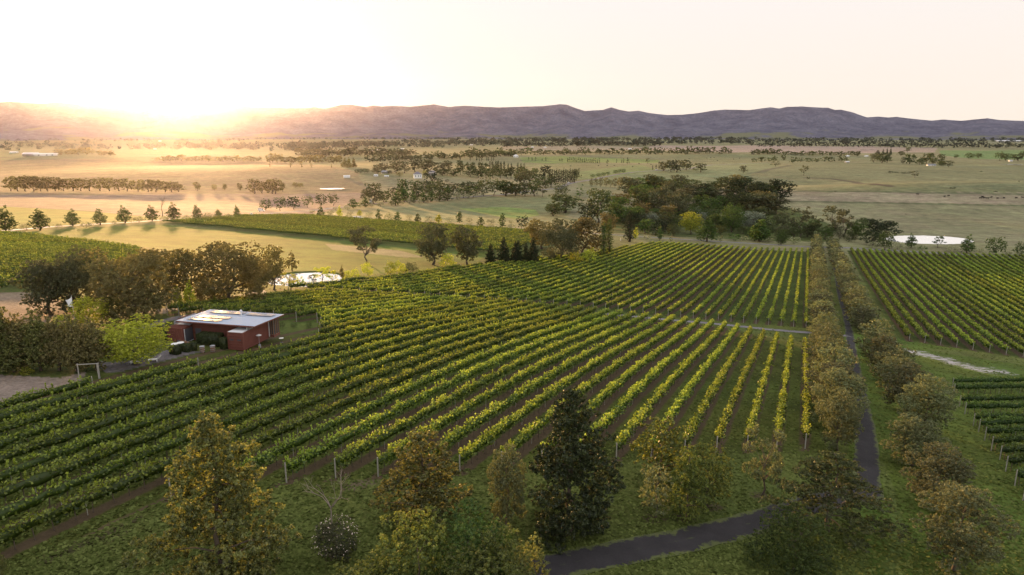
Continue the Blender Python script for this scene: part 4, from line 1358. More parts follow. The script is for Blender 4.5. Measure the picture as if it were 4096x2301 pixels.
trow('A3', [(600, 1170, 170, 250, 'gum', 'olive'), (500, 1200, 120, 130, 'gum', 'olive'), (920, 1265, 300, 200, 'gum', 'olive'), (820, 1290, 200, 150, 'round', 'dark'), (1090, 1240, 160, 130, 'gum', 'green'),
            (1130, 1090, 100, 140, 'gum', 'rust'), (1200, 1010, 170, 150, 'gum', 'gum'), (1430, 1030, 215, 170, 'gum', 'olive'), (1310, 1170, 230, 190, 'wide', 'olive'), (1480, 1190, 270, 190, 'gum', 'gum'),
            (1570, 1080, 200, 130, 'gum', 'gum'), (1680, 950, 100, 120, 'round', 'green'), (1660, 1240, 260, 210, 'wide', 'gum'), (1780, 1060, 150, 150, 'gum', 'gum'), (1900, 1070, 170, 130, 'gum', 'dark'),
            (2000, 960, 90, 130, 'gum', 'olive'), (2060, 1090, 150, 170, 'gum', 'gum'), (2170, 1020, 165, 140, 'gum', 'dark'), (2290, 1040, 180, 160, 'gum', 'dark'), (2200, 1170, 180, 200, 'wide', 'olive'),
            (2420, 1010, 120, 120, 'gum', 'dark'), (2400, 1180, 190, 190, 'gum', 'gum'), (1870, 1180, 170, 130, 'gum', 'green'), (1230, 1290, 180, 160, 'gum', 'green'), (1540, 1330, 170, 140, 'gum', 'olive'),
            (1010, 1350, 180, 130, 'gum', 'rust'), (2010, 1330, 150, 130, 'gum', 'green'), (1380, 1110, 200, 170, 'gum', 'green')],
     'gum', 'olive', '{} tree in the dense dark grove beyond the middle block', 'trees of the dense grove', lod=2, name='grove_tree')
trow('A4', [(60, 1080, 190, 160, 'gum', 'dark'), (290, 1060, 205, 190, 'gum', 'dark'), (150, 1180, 190, 190, 'gum', 'gum'), (260, 1180, 150, 150, 'gum', 'gum'), (60, 1290, 180, 170, 'gum', 'olive'), (100, 1440, 190, 160, 'oval', 'green'),
            (310, 1330, 170, 130, 'gum', 'gum'), (470, 1400, 260, 170, 'open', 'gum'), (310, 1440, 110, 100, 'round', 'green')],
     'gum', 'olive', '{} tree of the dark grove at its right end', 'trees of the grove\'s right end', lod=2, name='grove_tree')
trow('A4', [(780, 1370, 250, 200, 'open', 'gum'), (600, 1400, 150, 130, 'gum', 'olive'), (880, 1400, 250, 160, 'open', 'gum'), (980, 1410, 150, 150, 'gum', 'green'), (1060, 1330, 115, 150, 'gum', 'olive'),
            (1180, 1370, 150, 140, 'gum', 'dark'), (1290, 1400, 170, 170, 'gum', 'dark'), (1150, 1470, 140, 150, 'gum', 'dark')],
     'gum', 'olive', '{} gum of the clump between the track end and the far dam', 'gums left of the far dam', lod=2)
trow('B4', [(1122, 208, 155, 125, 'round', 'green'), (1338, 190, 120, 95), (1562, 190, 100, 90, 'open', 'green'), (1800, 232, 150, 115), (2032, 248, 148, 155, 'round', 'green'), (2242, 262, 118, 105, 'round', 'green')],
     'oval', 'green', '{} green tree from the left in front of the far dam', 'green trees by the far dam', lod=2)
trow('B4', [(165, 150, 45, 70), (375, 158, 65, 110), (1020, 192, 58, 90), (1228, 200, 65, 100), (1432, 212, 42, 80, 'globe', 'green'), (1670, 224, 52, 100), (1905, 222, 36, 70), (2132, 247, 32, 85)],
     'globe', 'globe', '{} pale rounded shrub from the left behind the far right vines', 'pale shrubs by the far dam', cat='bush', lod=1)
tr('B4', 265, 165, 120, 90, 'oval', 'green', 'dark green upright tree between pale shrubs left of the track end', lod=2)

GR = random.Random(8)
for i in range(58):
    zx = GR.uniform(1080, 3250); f_ = GR.random()
    zy = 1330 - 380 * f_ if zx > 1250 else 1300 - 180 * f_
    c_ = 'A3'
    if zx > 2324: 
        zy = 1180 - 150 * f_ if zx < 2640 else 0
        if zx > 2640: continue
    tr(c_, zx, zy, GR.uniform(120, 200) * (1 - .2 * f_), GR.uniform(130, 190), 'gum', GR.choice(['olive', 'gum', 'dark', 'green', 'olive', 'rust']), 'olive-brown crown filling the inside of the dense dark grove',
       'crowns inside the grove', lod=2, name='grove_tree')

for i in range(46):
    zx = 940 + i * 35 + GR.uniform(-20, 20); c_ = 'A3'
    zy = 1275 + GR.uniform(-45, 95) + max(0, (zx - 1500)) * .05
    if 1100 < zx < 1330: zy = min(zy, 1330)
    tr(c_, zx, zy, GR.uniform(75, 150), GR.uniform(85, 150), GR.choice(['bush', 'round', 'gum', 'bush']), GR.choice(['green', 'olive', 'dark', 'green', 'silver', 'olive']),
       'green shrub of the shrubbery between the grove and the back of the vines', 'shrubbery in front of the grove', lod=2, name='garden_shrub', cat='bush')
for i in range(14):
    tr('A4', 20 + i * 75 + GR.uniform(-25, 25), 1400 + GR.uniform(-50, 40), GR.uniform(80, 140), GR.uniform(90, 150), GR.choice(['bush', 'gum', 'round']), GR.choice(['green', 'olive', 'gum']),
       'green shrub of the shrubbery around the far end of the track', 'shrubbery at the track end', lod=2, name='garden_shrub', cat='bush')

# --- shrub avenues in the middle distance
trow('A1', [(60, 1352, 240, 200), (375, 1335, 205, 185), (680, 1292, 155, 145), (935, 1285, 155, 135), (1168, 1265, 158, 150), (1420, 1247, 145, 135), (1625, 1240, 162, 135), (1842, 1240, 145, 100), (2038, 1218, 85, 80), (2215, 1215, 115, 72)],
     'oval', 'green', '{} upright tree from the left along the pale driveway', 'upright trees along the driveway', lod=2)
trow('A1', [(250, 1332, 62, 120), (535, 1310, 42, 85), (810, 1310, 58, 100), (1065, 1285, 46, 52), (1295, 1260, 62, 105), (1540, 1253, 52, 90), (1740, 1247, 58, 88), (1945, 1240, 76, 112), (2135, 1230, 60, 100)],
     'globe', 'globe', '{} pale flowering globe shrub from the left along the driveway', 'globe shrubs along the driveway', cat='bush', lod=1)
trow('A2', [(665, 1208, 102, 82), (835, 1210, 105, 62, 'oval', 'lime'), (1025, 1198, 55, 60, 'oval', 'lime'), (1200, 1245, 112, 60), (1380, 1258, 102, 82), (1568, 1270, 98, 76, 'oval', 'olive'), (1762, 1265, 85, 78, 'oval', 'lime'), (1955, 1262, 112, 76), (2155, 1302, 102, 80, 'oval', 'olive'), (2355, 1308, 145, 76), (2540, 1325, 125, 120, 'round', 'dark')],
     'oval', 'green', '{} upright tree of the avenue above the distant vine block', 'upright trees above the distant vines', lod=1)
trow('A2', [(562, 1206, 30, 52), (742, 1212, 36, 76), (918, 1227, 46, 76), (1100, 1245, 44, 82), (1480, 1265, 42, 72), (1667, 1265, 42, 90), (1858, 1290, 54, 78), (2050, 1300, 42, 72), (2245, 1308, 36, 76), (2445, 1322, 52, 82)],
     'globe', 'globe', '{} globe shrub of the avenue\'s near line above the distant vines', 'globe shrubs, near line', cat='bush', lod=1)
trow('A2', [(580, 1178, 36, 62), (752, 1187, 42, 66), (935, 1192, 36, 62), (1110, 1207, 47, 76), (1297, 1250, 85, 88), (1488, 1228, 46, 66), (1667, 1228, 28, 76), (1860, 1243, 32, 80), (2047, 1260, 46, 66), (2250, 1273, 47, 92), (2440, 1275, 40, 50)],
     'globe', 'globe', '{} globe shrub of the avenue\'s far line above the distant vines', 'globe shrubs, far line', cat='bush', lod=1)
trow('A2', [(152, 1147, 106, 122), (285, 1152, 128, 112), (412, 1140, 130, 142), (540, 1120, 106, 102), (660, 1112, 120, 122), (778, 1104, 110, 108)],
     'round', 'olive', '{} dark round-headed tree from the left by the ploughed paddock', 'six round-headed trees', lod=1)
trow('A2', [(965, 1128, 88, 100), (1075, 1118, 82, 92), (1360, 1103, 128, 112), (1440, 1070, 132, 100), (1530, 1078, 102, 82), (1620, 1075, 102, 92), (1690, 1066, 98, 82), (1770, 1062, 112, 82), (1845, 1058, 138, 112), (1990, 1032, 105, 110, 'round', 'olive'),
            (2080, 1030, 98, 100, 'round', 'green'), (2180, 1015, 155, 115, 'round', 'olive'), (2275, 1010, 150, 115, 'round', 'olive'), (2390, 1015, 152, 125, 'gum', 'olive'), (2480, 1003, 115, 110, 'gum', 'olive')],
     'oval', 'green', '{} green tree from the left along the rising farm avenue', 'trees of the rising farm avenue', lod=1)
trow('A2', [(910, 1142, 52, 72), (1030, 1127, 40, 52), (1135, 1120, 46, 52), (1218, 1113, 52, 72), (1322, 1104, 52, 76), (1420, 1096, 46, 50), (1490, 1088, 63, 70), (1585, 1084, 56, 50), (1665, 1076, 50, 46), (1740, 1063, 50, 46), (1815, 1057, 50, 52), (1935, 1050, 72, 95), (2035, 1037, 52, 60), (795, 1145, 32, 52)],
     'globe', 'globe', '{} globe shrub at the foot of the rising farm avenue', 'globe shrubs of the rising avenue', cat='bush', lod=1)
tr('A2', 1160, 1088, 205, 145, 'gum', 'gum', 'tall gum standing above the white box by the farm avenue', lod=2)
trow('A2', [(1078, 1052, 72, 82), (1255, 1072, 112, 112), (1330, 1010, 80, 110, 'bush', 'gum'), (1430, 1010, 150, 105, 'gum', 'green'), (1540, 990, 118, 95, 'gum', 'green'), (1640, 985, 110, 110), (1730, 960, 90, 100), (1440, 1060, 120, 100), (1560, 1050, 130, 100), (1700, 1030, 120, 110), (1820, 1000, 110, 110), (1900, 1000, 105, 100), (2020, 985, 110, 110), (2120, 985, 110, 110), (2000, 930, 45, 60, 'bush', 'gum'), (1840, 885, 30, 40, 'bush', 'gum')],
     'gum', 'olive', '{} creek-side tree from the left behind the farm avenue', 'creek-side trees', lod=1)
trow('A3', [(60, 1015, 150, 160), (150, 1010, 110, 110), (230, 1015, 130, 110), (320, 1015, 160, 120), (230, 930, 170, 140, 'wide', 'gum'), (310, 900, 150, 110), (420, 935, 110, 110), (480, 930, 100, 90), (190, 850, 110, 100)],
     'gum', 'olive', '{} tree of the mixed clump left of the tall poplar block', 'clump by the poplar block', lod=1)
tr('A3', 400, 1022, 135, 90, 'open', 'gum', 'half-dead sparse tree in front of the mixed clump', lod=2)
tr('A3', 575, 1012, 115, 140, 'round', 'olive', 'dark round tree alone before the poplar block', lod=2)
tr('A3', 740, 1032, 98, 72, 'open', 'green', 'small open tree alone on the dry paddock', lod=1)
tr('A3', 769, 920, 20, 26, 'bush', 'olive', 'tiny round bush on the paddock by the road', cat='bush', lod=0)
trow('A3', [(465 + i * 21, 888, 135 - (i % 3) * 6, 30) for i in range(12)], 'poplar', 'dark', '{} poplar from the left in the tall dark poplar block', 'poplars of the tall dark block', lod=1)
tr('A3', 420, 860, 130, 95, 'gum', 'dark', 'dark gum at the left end of the poplar block', lod=1)
tr('A3', 712, 868, 112, 82, 'gum', 'gum', 'gum at the right end of the poplar block', lod=1)
trow('A3', [(855, 925, 82, 46), (895, 930, 86, 42), (940, 932, 96, 46), (990, 930, 96, 60), (1030, 932, 76, 46), (1075, 935, 96, 60), (1120, 932, 92, 60), (1190, 925, 90, 60)],
     'round', 'rust', '{} reddish tree from the left of the row left of the grove', 'reddish row trees', lod=1)
trow('A3', [(868, 840, 30, 50), (920, 835, 36, 50), (965, 828, 38, 46), (1005, 822, 36, 46), (1078, 805, 36, 50), (1120, 800, 38, 50), (1155, 797, 38, 42)],
     'round', 'green', '{} small round tree from the left beside the distant road', 'small trees by the distant road', lod=1)
trow('A3', [(1520, 782, 92, 100), (1600, 790, 118, 90), (1650, 792, 122, 110), (1740, 772, 102, 112), (1870, 792, 86, 102)], 'gum', 'gum', '{} gum from the left in the clump where the distant road ends', 'gums at the road end', lod=1)
trow('A3', [(1425, 770, 50, 14), (1457, 770, 50, 14)], 'poplar', 'dark', '{} thin poplar beside the gum clump at the road end', 'two thin poplars', lod=0)
tr('A3', 1377, 712, 52, 46, 'open', 'gum', 'lone umbrella-shaped tree on the far paddock', lod=1)
tr('A3', 2270, 800, 72, 62, 'gum', 'gum', 'lone leaning gum on the green paddock above the grove', lod=1)
trow('A3', [(268, 680, 34, 10), (300, 682, 36, 11), (332, 684, 40, 12), (393, 686, 24, 9), (428, 688, 38, 12), (555, 690, 30, 9), (570, 691, 32, 10), (583, 692, 30, 9)] + [(630 + i * 17.5, 695 + i * .9, 42 + (i * 7) % 11, 13) for i in range(18)] + [(1003, 710, 40, 20), (1088, 706, 40, 11), (1135, 706, 42, 12), (1152, 706, 46, 14), (1190, 711, 62, 16), (1204, 711, 38, 9)],
     'poplar', 'dark', '{} poplar from the left in the thin line across the far paddock', 'poplars across the far paddock', lod=0)
# farmhouse surroundings
trow('A2', [(1190, 805, 82, 90), (1250, 790, 85, 100), (1370, 800, 115, 120), (1440, 800, 110, 100), (1540, 790, 115, 115), (1620, 780, 110, 110), (1690, 785, 112, 115), (1800, 800, 100, 120), (1850, 780, 95, 90), (1395, 832, 42, 62, 'round', 'rust'), (1690, 900, 120, 125, 'wide', 'dark'), (1768, 905, 58, 62),
            (1180, 800, 45, 60), (1300, 810, 35, 50), (1630, 810, 34, 34, 'round', 'yellow')],
     'gum', 'gum', '{} tree around the white farmhouse', 'trees around the white farmhouse', lod=1)
trow('A2', [(1800, 822, 62, 120), (1900, 826, 72, 112), (1962, 815, 112, 62), (2050, 836, 98, 110), (2130, 842, 98, 100), (2200, 845, 92, 90), (2270, 847, 92, 100), (2340, 848, 85, 92), (2400, 850, 100, 72), (2440, 850, 108, 66), (2530, 905, 155, 130), (1960, 760, 80, 60), (2060, 780, 80, 90), (2180, 790, 90, 90), (2310, 800, 80, 80)],
     'gum', 'olive', '{} dark tree of the belt right of the farmhouse', 'belt right of the farmhouse', lod=1)
trow('A2', [(2055, 684, 50, 16), (2115, 684, 52, 16), (2142, 685, 58, 18), (2165, 685, 55, 17), (2210, 686, 40, 12), (2225, 686, 42, 12), (2255, 687, 38, 12), (2275, 687, 38, 12), (1960, 678, 44, 22), (1885, 672, 40, 20)],
     'poplar', 'dark', '{} poplar from the left in the far line behind the farmhouse', 'far poplars behind the farmhouse', lod=0)
trow('A2', [(2240, 770, 85, 24), (2262, 772, 90, 26), (2297, 775, 95, 26), (2318, 776, 98, 26), (2342, 778, 90, 24), (2372, 780, 95, 24), (2080, 745, 52, 22), (2140, 752, 60, 22), (2030, 742, 50, 20), (2410, 775, 70, 20), (2440, 772, 70, 18), (2500, 770, 70, 18), (2530, 770, 66, 18), (2560, 765, 60, 18)],
     'poplar', 'dark', '{} tall poplar from the left above the belt by the farmhouse', 'tall poplars by the farmhouse', lod=1)
trow('A2', [(182, 740, 46, 18), (378, 746, 46, 26), (480, 746, 56, 26), (573, 746, 46, 20), (760, 752, 36, 14)], 'poplar', 'rust', '{} small columnar tree on the glowing far paddock', 'small columnar trees', lod=0)
trow('A2', [(885, 742, 95, 70), (925, 750, 100, 70), (970, 745, 90, 60)], 'conifer', 'rust', '{} conifer of the thick clump beside the far paddock', 'conifer clump', lod=1)
trow('A2', [(1000, 805, 42, 50), (1035, 803, 48, 50), (1070, 800, 48, 52), (1100, 797, 40, 40)], 'round', 'olive', '{} round bush of the short hedge line above the white shed', 'hedge line above the shed', lod=1, cat='bush')
trow('A1', [(100, 965, 140, 110), (170, 970, 140, 120), (240, 970, 145, 120), (310, 970, 150, 120), (380, 970, 145, 120), (450, 970, 140, 120), (520, 968, 135, 110), (600, 968, 120, 100), (680, 966, 118, 110), (760, 966, 125, 110), (840, 966, 115, 100), (940, 966, 120, 110), (1020, 968, 125, 120), (1110, 968, 115, 100), (1190, 970, 125, 120), (1290, 972, 118, 110), (1380, 974, 118, 110), (1460, 976, 122, 120), (1540, 976, 105, 110), (1610, 978, 100, 110), (1665, 975, 80, 80)],
     'gum', 'rust', '{} gum from the left in the long belt behind the ploughed paddock', 'long belt behind the ploughed paddock', lod=1)
trow('A1', [(1845, 966, 88, 62), (2005, 962, 62, 46), (2100, 962, 62, 42), (2240, 967, 78, 52), (2375, 992, 145, 115), (2450, 990, 110, 92), (2545, 992, 125, 125)], 'gum', 'rust', '{} orange-lit tree from the left right of the long belt', 'orange-lit paddock trees', lod=1)
trow('A2', [(235, 992, 140, 130), (305, 975, 90, 60), (430, 935, 52, 52), (470, 935, 42, 46)], 'gum', 'rust', '{} orange-lit tree left of the small pond', 'orange-lit trees by the pond', lod=1)

# --- far trees: belts on the plain, each tree its own object
def belt(name, a, b, n_, h, wd, label, group, jx=6, jy=2.5, kind='gum', leaf='far', hj=.3):
    for i in range(n_):
        t_ = (i + .5) / n_
        px = a[0] + (b[0] - a[0]) * t_ + TRC.uniform(-jx, jx)
        py = a[1] + (b[1] - a[1]) * t_ + TRC.uniform(-jy, jy)
        k = TRC.uniform(1 - hj, 1 + hj)
        X, Y, H, W = size_at(px, py, h * k, wd * TRC.uniform(.8, 1.25))
        tree_world(X, Y, H, W, kind, leaf, label, group, lod=0, name=name)
belt('belt_tree', (1860, 621), (2920, 615), 58, 25, 32, 'dark tree in the long belt behind the bright green strip', 'long belt behind the green strip', leaf='olive')
belt('belt_tree', (3005, 617), (3110, 616), 7, 19, 24, 'dark tree in the short dense clump right of the long belt', 'short dense clump', leaf='olive')
belt('belt_tree', (3130, 622), (3440, 622), 24, 16, 20, 'small dark tree in the dotted line on the right of the plain', 'dotted tree line', leaf='olive')
belt('belt_tree', (2010, 588), (2640, 582), 40, 24, 30, 'dark tree in the belt before the pinkish paddock', 'belt before the pinkish paddock')
belt('belt_tree', (3000, 586), (4096, 592), 52, 24, 28, 'dark tree in the far right belt behind the pinkish paddock', 'far right belt')
belt('belt_tree', (1190, 625), (1650, 620), 34, 30, 40, 'hazy tree in the wood beyond the farmhouse on the left', 'hazy wood left', leaf='gum')
belt('belt_tree', (1640, 640), (2060, 625), 24, 28, 34, 'tree of the scattered wood above the farmhouse poplars', 'scattered wood', leaf='olive')
belt('belt_tree', (1070, 650), (1370, 652), 18, 32, 36, 'glowing orange-brown tree in the wood behind the orange paddock', 'glowing wood', leaf='rust')
belt('belt_tree', (1470, 650), (1640, 640), 11, 30, 36, 'brown tree on the low rise left of the farmhouse', 'trees on the low rise', leaf='gum')
belt('belt_tree', (225, 622), (375, 616), 9, 26, 32, 'tree behind the long pale shed at the far left', 'trees by the pale shed', leaf='rust')
belt('belt_tree', (395, 622), (455, 622), 4, 26, 30, 'tree in the small clump right of the pale shed', 'small clump right of the shed', leaf='rust')
belt('belt_tree', (620, 645), (1040, 645), 22, 24, 34, 'faint tree in the sun glare behind the left paddock', 'faint trees in the glare', leaf='rust')
trow('A4', [(50, 697, 36, 52), (120, 697, 52, 62), (118, 672, 25, 40), (190, 692, 38, 44), (228, 672, 36, 36), (240, 690, 40, 50), (320, 682, 60, 42), (410, 708, 58, 66), (480, 697, 42, 50), (560, 697, 42, 72), (630, 697, 36, 52), (705, 692, 48, 60), (768, 695, 48, 64), (860, 694, 62, 50), (905, 690, 52, 50),
            (1010, 640, 46, 60), (285, 625, 52, 60), (130, 620, 46, 60), (170, 621, 50, 70), (220, 622, 40, 50), (50, 612, 30, 30)],
     'gum', 'olive', '{} tree from the left in the broken line above the right-hand knoll', 'broken line above the knoll', lod=0)
trow('A4', [(1165, 700, 90, 80, 'wide', 'gum'), (1240, 706, 90, 110), (1290, 704, 80, 70), (1200, 630, 50, 60, 'conifer', 'dark'), (1250, 632, 62, 30, 'conifer', 'dark'), (1285, 632, 68, 30, 'conifer', 'dark'), (1320, 632, 70, 30, 'conifer', 'dark'),
            (1435, 716, 70, 46, 'round', 'dark'), (1500, 716, 100, 96), (1590, 722, 62, 72), (1650, 712, 100, 96), (1720, 720, 70, 70), (1785, 728, 60, 60), (1862, 742, 62, 92, 'round', 'dark'), (1800, 735, 50, 60), (1800, 680, 62, 60), (1480, 605, 50, 50), (1420, 640, 46, 60),
            (2055, 666, 56, 86, 'round'), (2140, 658, 46, 60), (2340, 684, 82, 90, 'round'), (2400, 682, 70, 80), (2460, 670, 50, 50), (2510, 686, 66, 92), (2550, 640, 46, 60), (1930, 660, 36, 40), (1700, 655, 46, 50)],
     'gum', 'olive', '{} tree of the farm groves on the right side of the plain', 'farm groves on the right', lod=1)
tr('A4', 245, 738, 52, 96, 'open', 'gum', 'spreading bare-limbed tree at the foot of the knoll', lod=1)
tr('A4', 508, 822, 95, 92, 'open', 'gum', 'thin grey tree on the flank of the knoll', lod=1)
tr('A4', 555, 852, 26, 38, 'bush', 'dark', 'small dark bush below the thin grey tree', cat='bush', lod=0)
tr('A4', 1548, 842, 66, 76, 'open', 'gum', 'small open tree beside the dark hedge on the knoll', lod=1)
trow('A4', [(1320, 802, 24, 64), (1375, 800, 14, 60), (1430, 804, 14, 60), (1480, 802, 18, 60), (1520, 798, 20, 44)], 'bush', 'dark', 'low dark shrub of the short hedge on the knoll', 'short hedge on the knoll', cat='bush', lod=0)
trow('A4', [(1905, 945, 14, 70), (2300, 975, 10, 50), (805, 972, 8, 24), (1468, 1185, 10, 18), (2170, 788, 12, 26), (2520, 880, 12, 14)], 'bush', 'dark', 'scrubby dark tussock on the right paddocks', 'tussocks on the right paddocks', cat='bush', lod=0)

# --- woodland that reads as one mass at the foot of the mountains
def woodland(bands, seed):
    rng = np.random.default_rng(seed)
    Vs = []; Ts = []
    for (ax, ay, bx, by, n_, h, spread) in bands:
        for i in range(n_):
            t_ = rng.random()
            px = ax + (bx - ax) * t_; py = ay + (by - ay) * t_ + rng.normal(0, spread)
            py = max(py, 549.5)
            dx, dy, dz = ray(px, py)
            X, Y = at_fast(px, py)
            z = float(ground(X, Y)); d = depth(X, Y, z)
            H = h / F * d * rng.uniform(.6, 1.25); W = H * rng.uniform(.9, 1.7)
            m_ = 26
            D = rng.normal(size=(m_, 3)); D /= np.linalg.norm(D, axis=1)[:, None]
            C = D * (.75 + .25 * rng.random((m_, 1))) * np.array([W / 2, W / 2, H * .42]) + np.array([X, Y, z + H * .55])
            Vs.append(leaf_quads(C, H * .42, rng, .3, D)); Ts.append(np.full(m_ * 4, rng.uniform(.1, .8)))
    V = np.concatenate(Vs)
    o = obj('woodland', mesh_np('woodland', V, np.arange(len(V)).reshape(-1, 4), tint=np.concatenate(Ts), mat=M['far']))
    return tag(o, kind='stuff')
def at_fast(px, py):
    dx, dy, dz = ray(px, py)
    t_ = (CAMZ - 27.2) / max(1e-4, -dz)
    return float(dx * t_), float(dy * t_)
woodland([(1150, 590, 2050, 574, 260, 17, 4), (700, 585, 1300, 600, 120, 15, 6), (0, 585, 900, 592, 150, 12, 7)], 1)
woodland([(2050, 566, 3000, 558, 260, 11, 3), (3000, 566, 4150, 566, 260, 11, 4), (2300, 576, 3000, 572, 120, 12, 2)], 2)
woodland([(1000, 556, 2400, 555, 420, 7, 2), (2400, 553, 4150, 554, 520, 6, 1.6), (0, 560, 1000, 560, 240, 7, 2.5)], 3)

# ---------------------------------------------------------------- red container building
BO = Vector((-49.97, 97.8, 0))
BZ = float(ground(-44, 97.5))
BANG = math.atan2(-.230, .973)
bld = thing('container_building', (BO.x, BO.y, BZ), 'red corrugated cellar door building with pale tin roof and solar panels', 'building', rz=BANG)

def corr_wall(mb, p0, p1, z0, z1, pitch=.28, dep=.045, th=.05):
    """corrugated steel sheet between two plan points"""
    a = Vector((*p0, 0)); b = Vector((*p1, 0)); L = (b - a).length; d = (b - a) / L; nr = Vector((d.y, -d.x, 0))
    n_ = max(1, int(L / pitch)); pts = []
    for i in range(n_):
        s = L * i / n_; w = L / n_
        pts += [(s, 0), (s + w * .3, 0), (s + w * .42, dep), (s + w * .88, dep)]
    pts.append((L, 0))
    vs = []
    for s, o in pts:
        q = a + d * s + nr * o
        vs += [(q.x, q.y, z0), (q.x, q.y, z1)]
    fs = [(2 * i, 2 * i + 2, 2 * i + 3, 2 * i + 1) for i in range(len(pts) - 1)]
    mb.add(vs, fs)

def container(a0, a1, b0, b1, h, door=True):
    mb = MB()
    corr_wall(mb, (a0, b0), (a1, b0), .12, h - .12)
    corr_wall(mb, (a1, b0), (a1, b1), .12, h - .12)
    corr_wall(mb, (a1, b1), (a0, b1), .12, h - .12)
    corr_wall(mb, (a0, b1), (a0, b0), .12, h - .12)
    o = obj('container_wall', mb.mesh('container_wall', M['red']), bld)
    fr = MB()
    for x in (a0, a1):
        for y in (b0, b1):
            fr.box(x - .09, x + .09, y - .09, y + .09, 0, h)
    for z in (.0, h - .14):
        for y in (b0, b1): fr.box(a0 + .09, a1 - .09, y - .07, y + .07, z, z + .14)
        for x in (a0, a1): fr.box(x - .07, x + .07, b0 + .09, b1 - .09, z, z + .14)
    obj('container_frame', fr.mesh('container_frame', M['red']), o)
    return o
rc = container(9.4, 11.8, -1.0, 5.1, 2.62)
lc = container(-.75, 1.7, -.95, 5.1, 2.62)
mb = MB(); mb.box(9.45, 11.75, -1.05, -.02, 2.62, 2.68); mb.box(9.45, 11.75, -.02, 5.0, 2.62, 2.66)
o = obj('container_roof', mb.mesh('container_roof', M['tinfar']), rc); 
mb = MB(); mb.box(-.7, 1.65, .6, 5.0, 2.62, 2.66)
obj('container_roof', mb.mesh('container_roof', M['tinfar']), lc)
mb = MB()
for q in np.arange(-.9, .55, .28): mb.box(-.75, 1.7, q, q + .07, 2.63, 2.70)
obj('slatted_roof', mb.mesh('slatted_roof', M['red']), lc)
# horizontal ribs on the container ends and dark vents
mb = MB()
for z in (.45, .85, 1.25, 1.65, 2.05): mb.box(9.5, 11.7, -1.10, -1.05, z, z + .12)
obj('end_rib', mb.mesh('end_rib', M['red']), rc)
mb = MB(); mb.box(9.7, 10.3, -1.125, -1.10, 1.42, 1.62); mb.box(10.9, 11.5, -1.125, -1.10, 1.42, 1.62)
obj('air_vent', mb.mesh('air_vent', M['dkgrey']), rc)
mb = MB()
for z in (.45, .85, 1.25, 1.65, 2.05): mb.box(-.65, .5, -1.06, -1.01, z, z + .12)
obj('end_rib', mb.mesh('end_rib', M['red']), lc)
# servery opening in the left container
mb = MB(); mb.box(1.745, 1.765, -.6, 1.2, .35, 2.3)
op = obj('opening', mb.mesh('opening', M['dkgrey']), bld)
mb = MB(); mb.box(1.765, 1.83, -.68, -.58, .2, 2.4); mb.box(1.765, 1.82, -.58, 1.2, .28, .36)
obj('opening_frame', mb.mesh('opening_frame', M['tinfar']), op)
# recessed middle wall, with a darker doorway
mb = MB(); corr_wall(mb, (1.8, 1.2), (9.3, 1.2), .05, 3.25, .24)
obj('wall', mb.mesh('wall', M['red']), bld)
mb = MB(); mb.box(2.3, 3.3, 1.09, 1.14, .05, 2.1)
obj('door', mb.mesh('door', M['dkgrey']), bld)
mb = MB()
corr_wall(mb, (11.8, 5.25), (11.8, 5.5), .1, 3.0); corr_wall(mb, (-.75, 7.0), (-.75, 5.2), .1, 3.1); corr_wall(mb, (11.6, 7.05), (-.75, 7.05), .1, 3.05)
corr_wall(mb, (-.75, 5.2), (-.75, 1.2), 2.7, 3.3)
obj('wall', mb.mesh('wall', M['red']), bld)
# band between the container tops and the raised roof
for x0_, x1_ in ((11.55, 11.72), (-.6, -.5)):
    mb = MB(); mb.box(x0_, x1_, .3, 5.15, 2.70, 3.22)
    obj('clerestory', mb.mesh('clerestory', M['grey']), bld)
# glazed bay at the right end
gb = MB(); gb.box(11.75, 11.8, 5.6, 7.0, .5, 2.95); gb.box(11.85, 12.5, 5.55, 5.6, .5, 2.95); gb.box(12.5, 12.55, 5.62, 6.95, .5, 2.95)
gl = obj('glazed_bay', gb.mesh('glazed_bay', M['glass']), bld)
mb = MB()
for x, y in ((11.9, 5.5), (12.2, 5.5), (12.55, 5.5), (12.62, 6.0), (12.62, 6.5), (12.62, 7.0)): mb.box(x - .05, x + .05, y - .05, y + .05, .45, 3.0)
obj('frame', mb.mesh('frame', M['wood']), gl)
mb = MB(); mb.box(11.83, 12.66, 5.44, 7.05, .1, .44)
obj('plinth', mb.mesh('plinth', M['red']), gl)
mb = MB(); mb.box(11.82, 11.95, 5.35, 5.43, .2, 2.7)
obj('downpipe', mb.mesh('downpipe', M['tinfar']), bld)
# main roof: ribs run front to back
def roofz(b): return 3.42 - .033 * b
mb = MB()
n_ = 46; pa = 13.15 / n_
vs = []; pr = []
for i in range(n_):
    s = i * pa
    pr += [(s, 0), (s + pa * .55, 0), (s + pa * .66, .04), (s + pa * .88, .04)]
pr.append((13.15, 0))
for s, o in pr:
    vs += [(s, -.05, roofz(0) + o), (s, 7.75, roofz(7.75) + o)]
mb.add(vs, [(2 * i, 2 * i + 2, 2 * i + 3, 2 * i + 1) for i in range(len(pr) - 1)])
roof = obj('roof', mb.mesh('roof', M['tin']), bld)
mb = MB(); mb.add([(0, -.07, 3.22), (13.15, -.07, 3.22), (13.15, 7.78, 2.97), (0, 7.78, 2.97), (0, -.07, 3.40), (13.15, -.07, 3.40), (13.15, 7.78, 3.14), (0, 7.78, 3.14)],
                  [(0, 3, 2, 1), (4, 5, 6, 7), (0, 1, 5, 4), (1, 2, 6, 5), (2, 3, 7, 6), (3, 0, 4, 7)])
obj('fascia', mb.mesh('fascia', M['red']), roof)
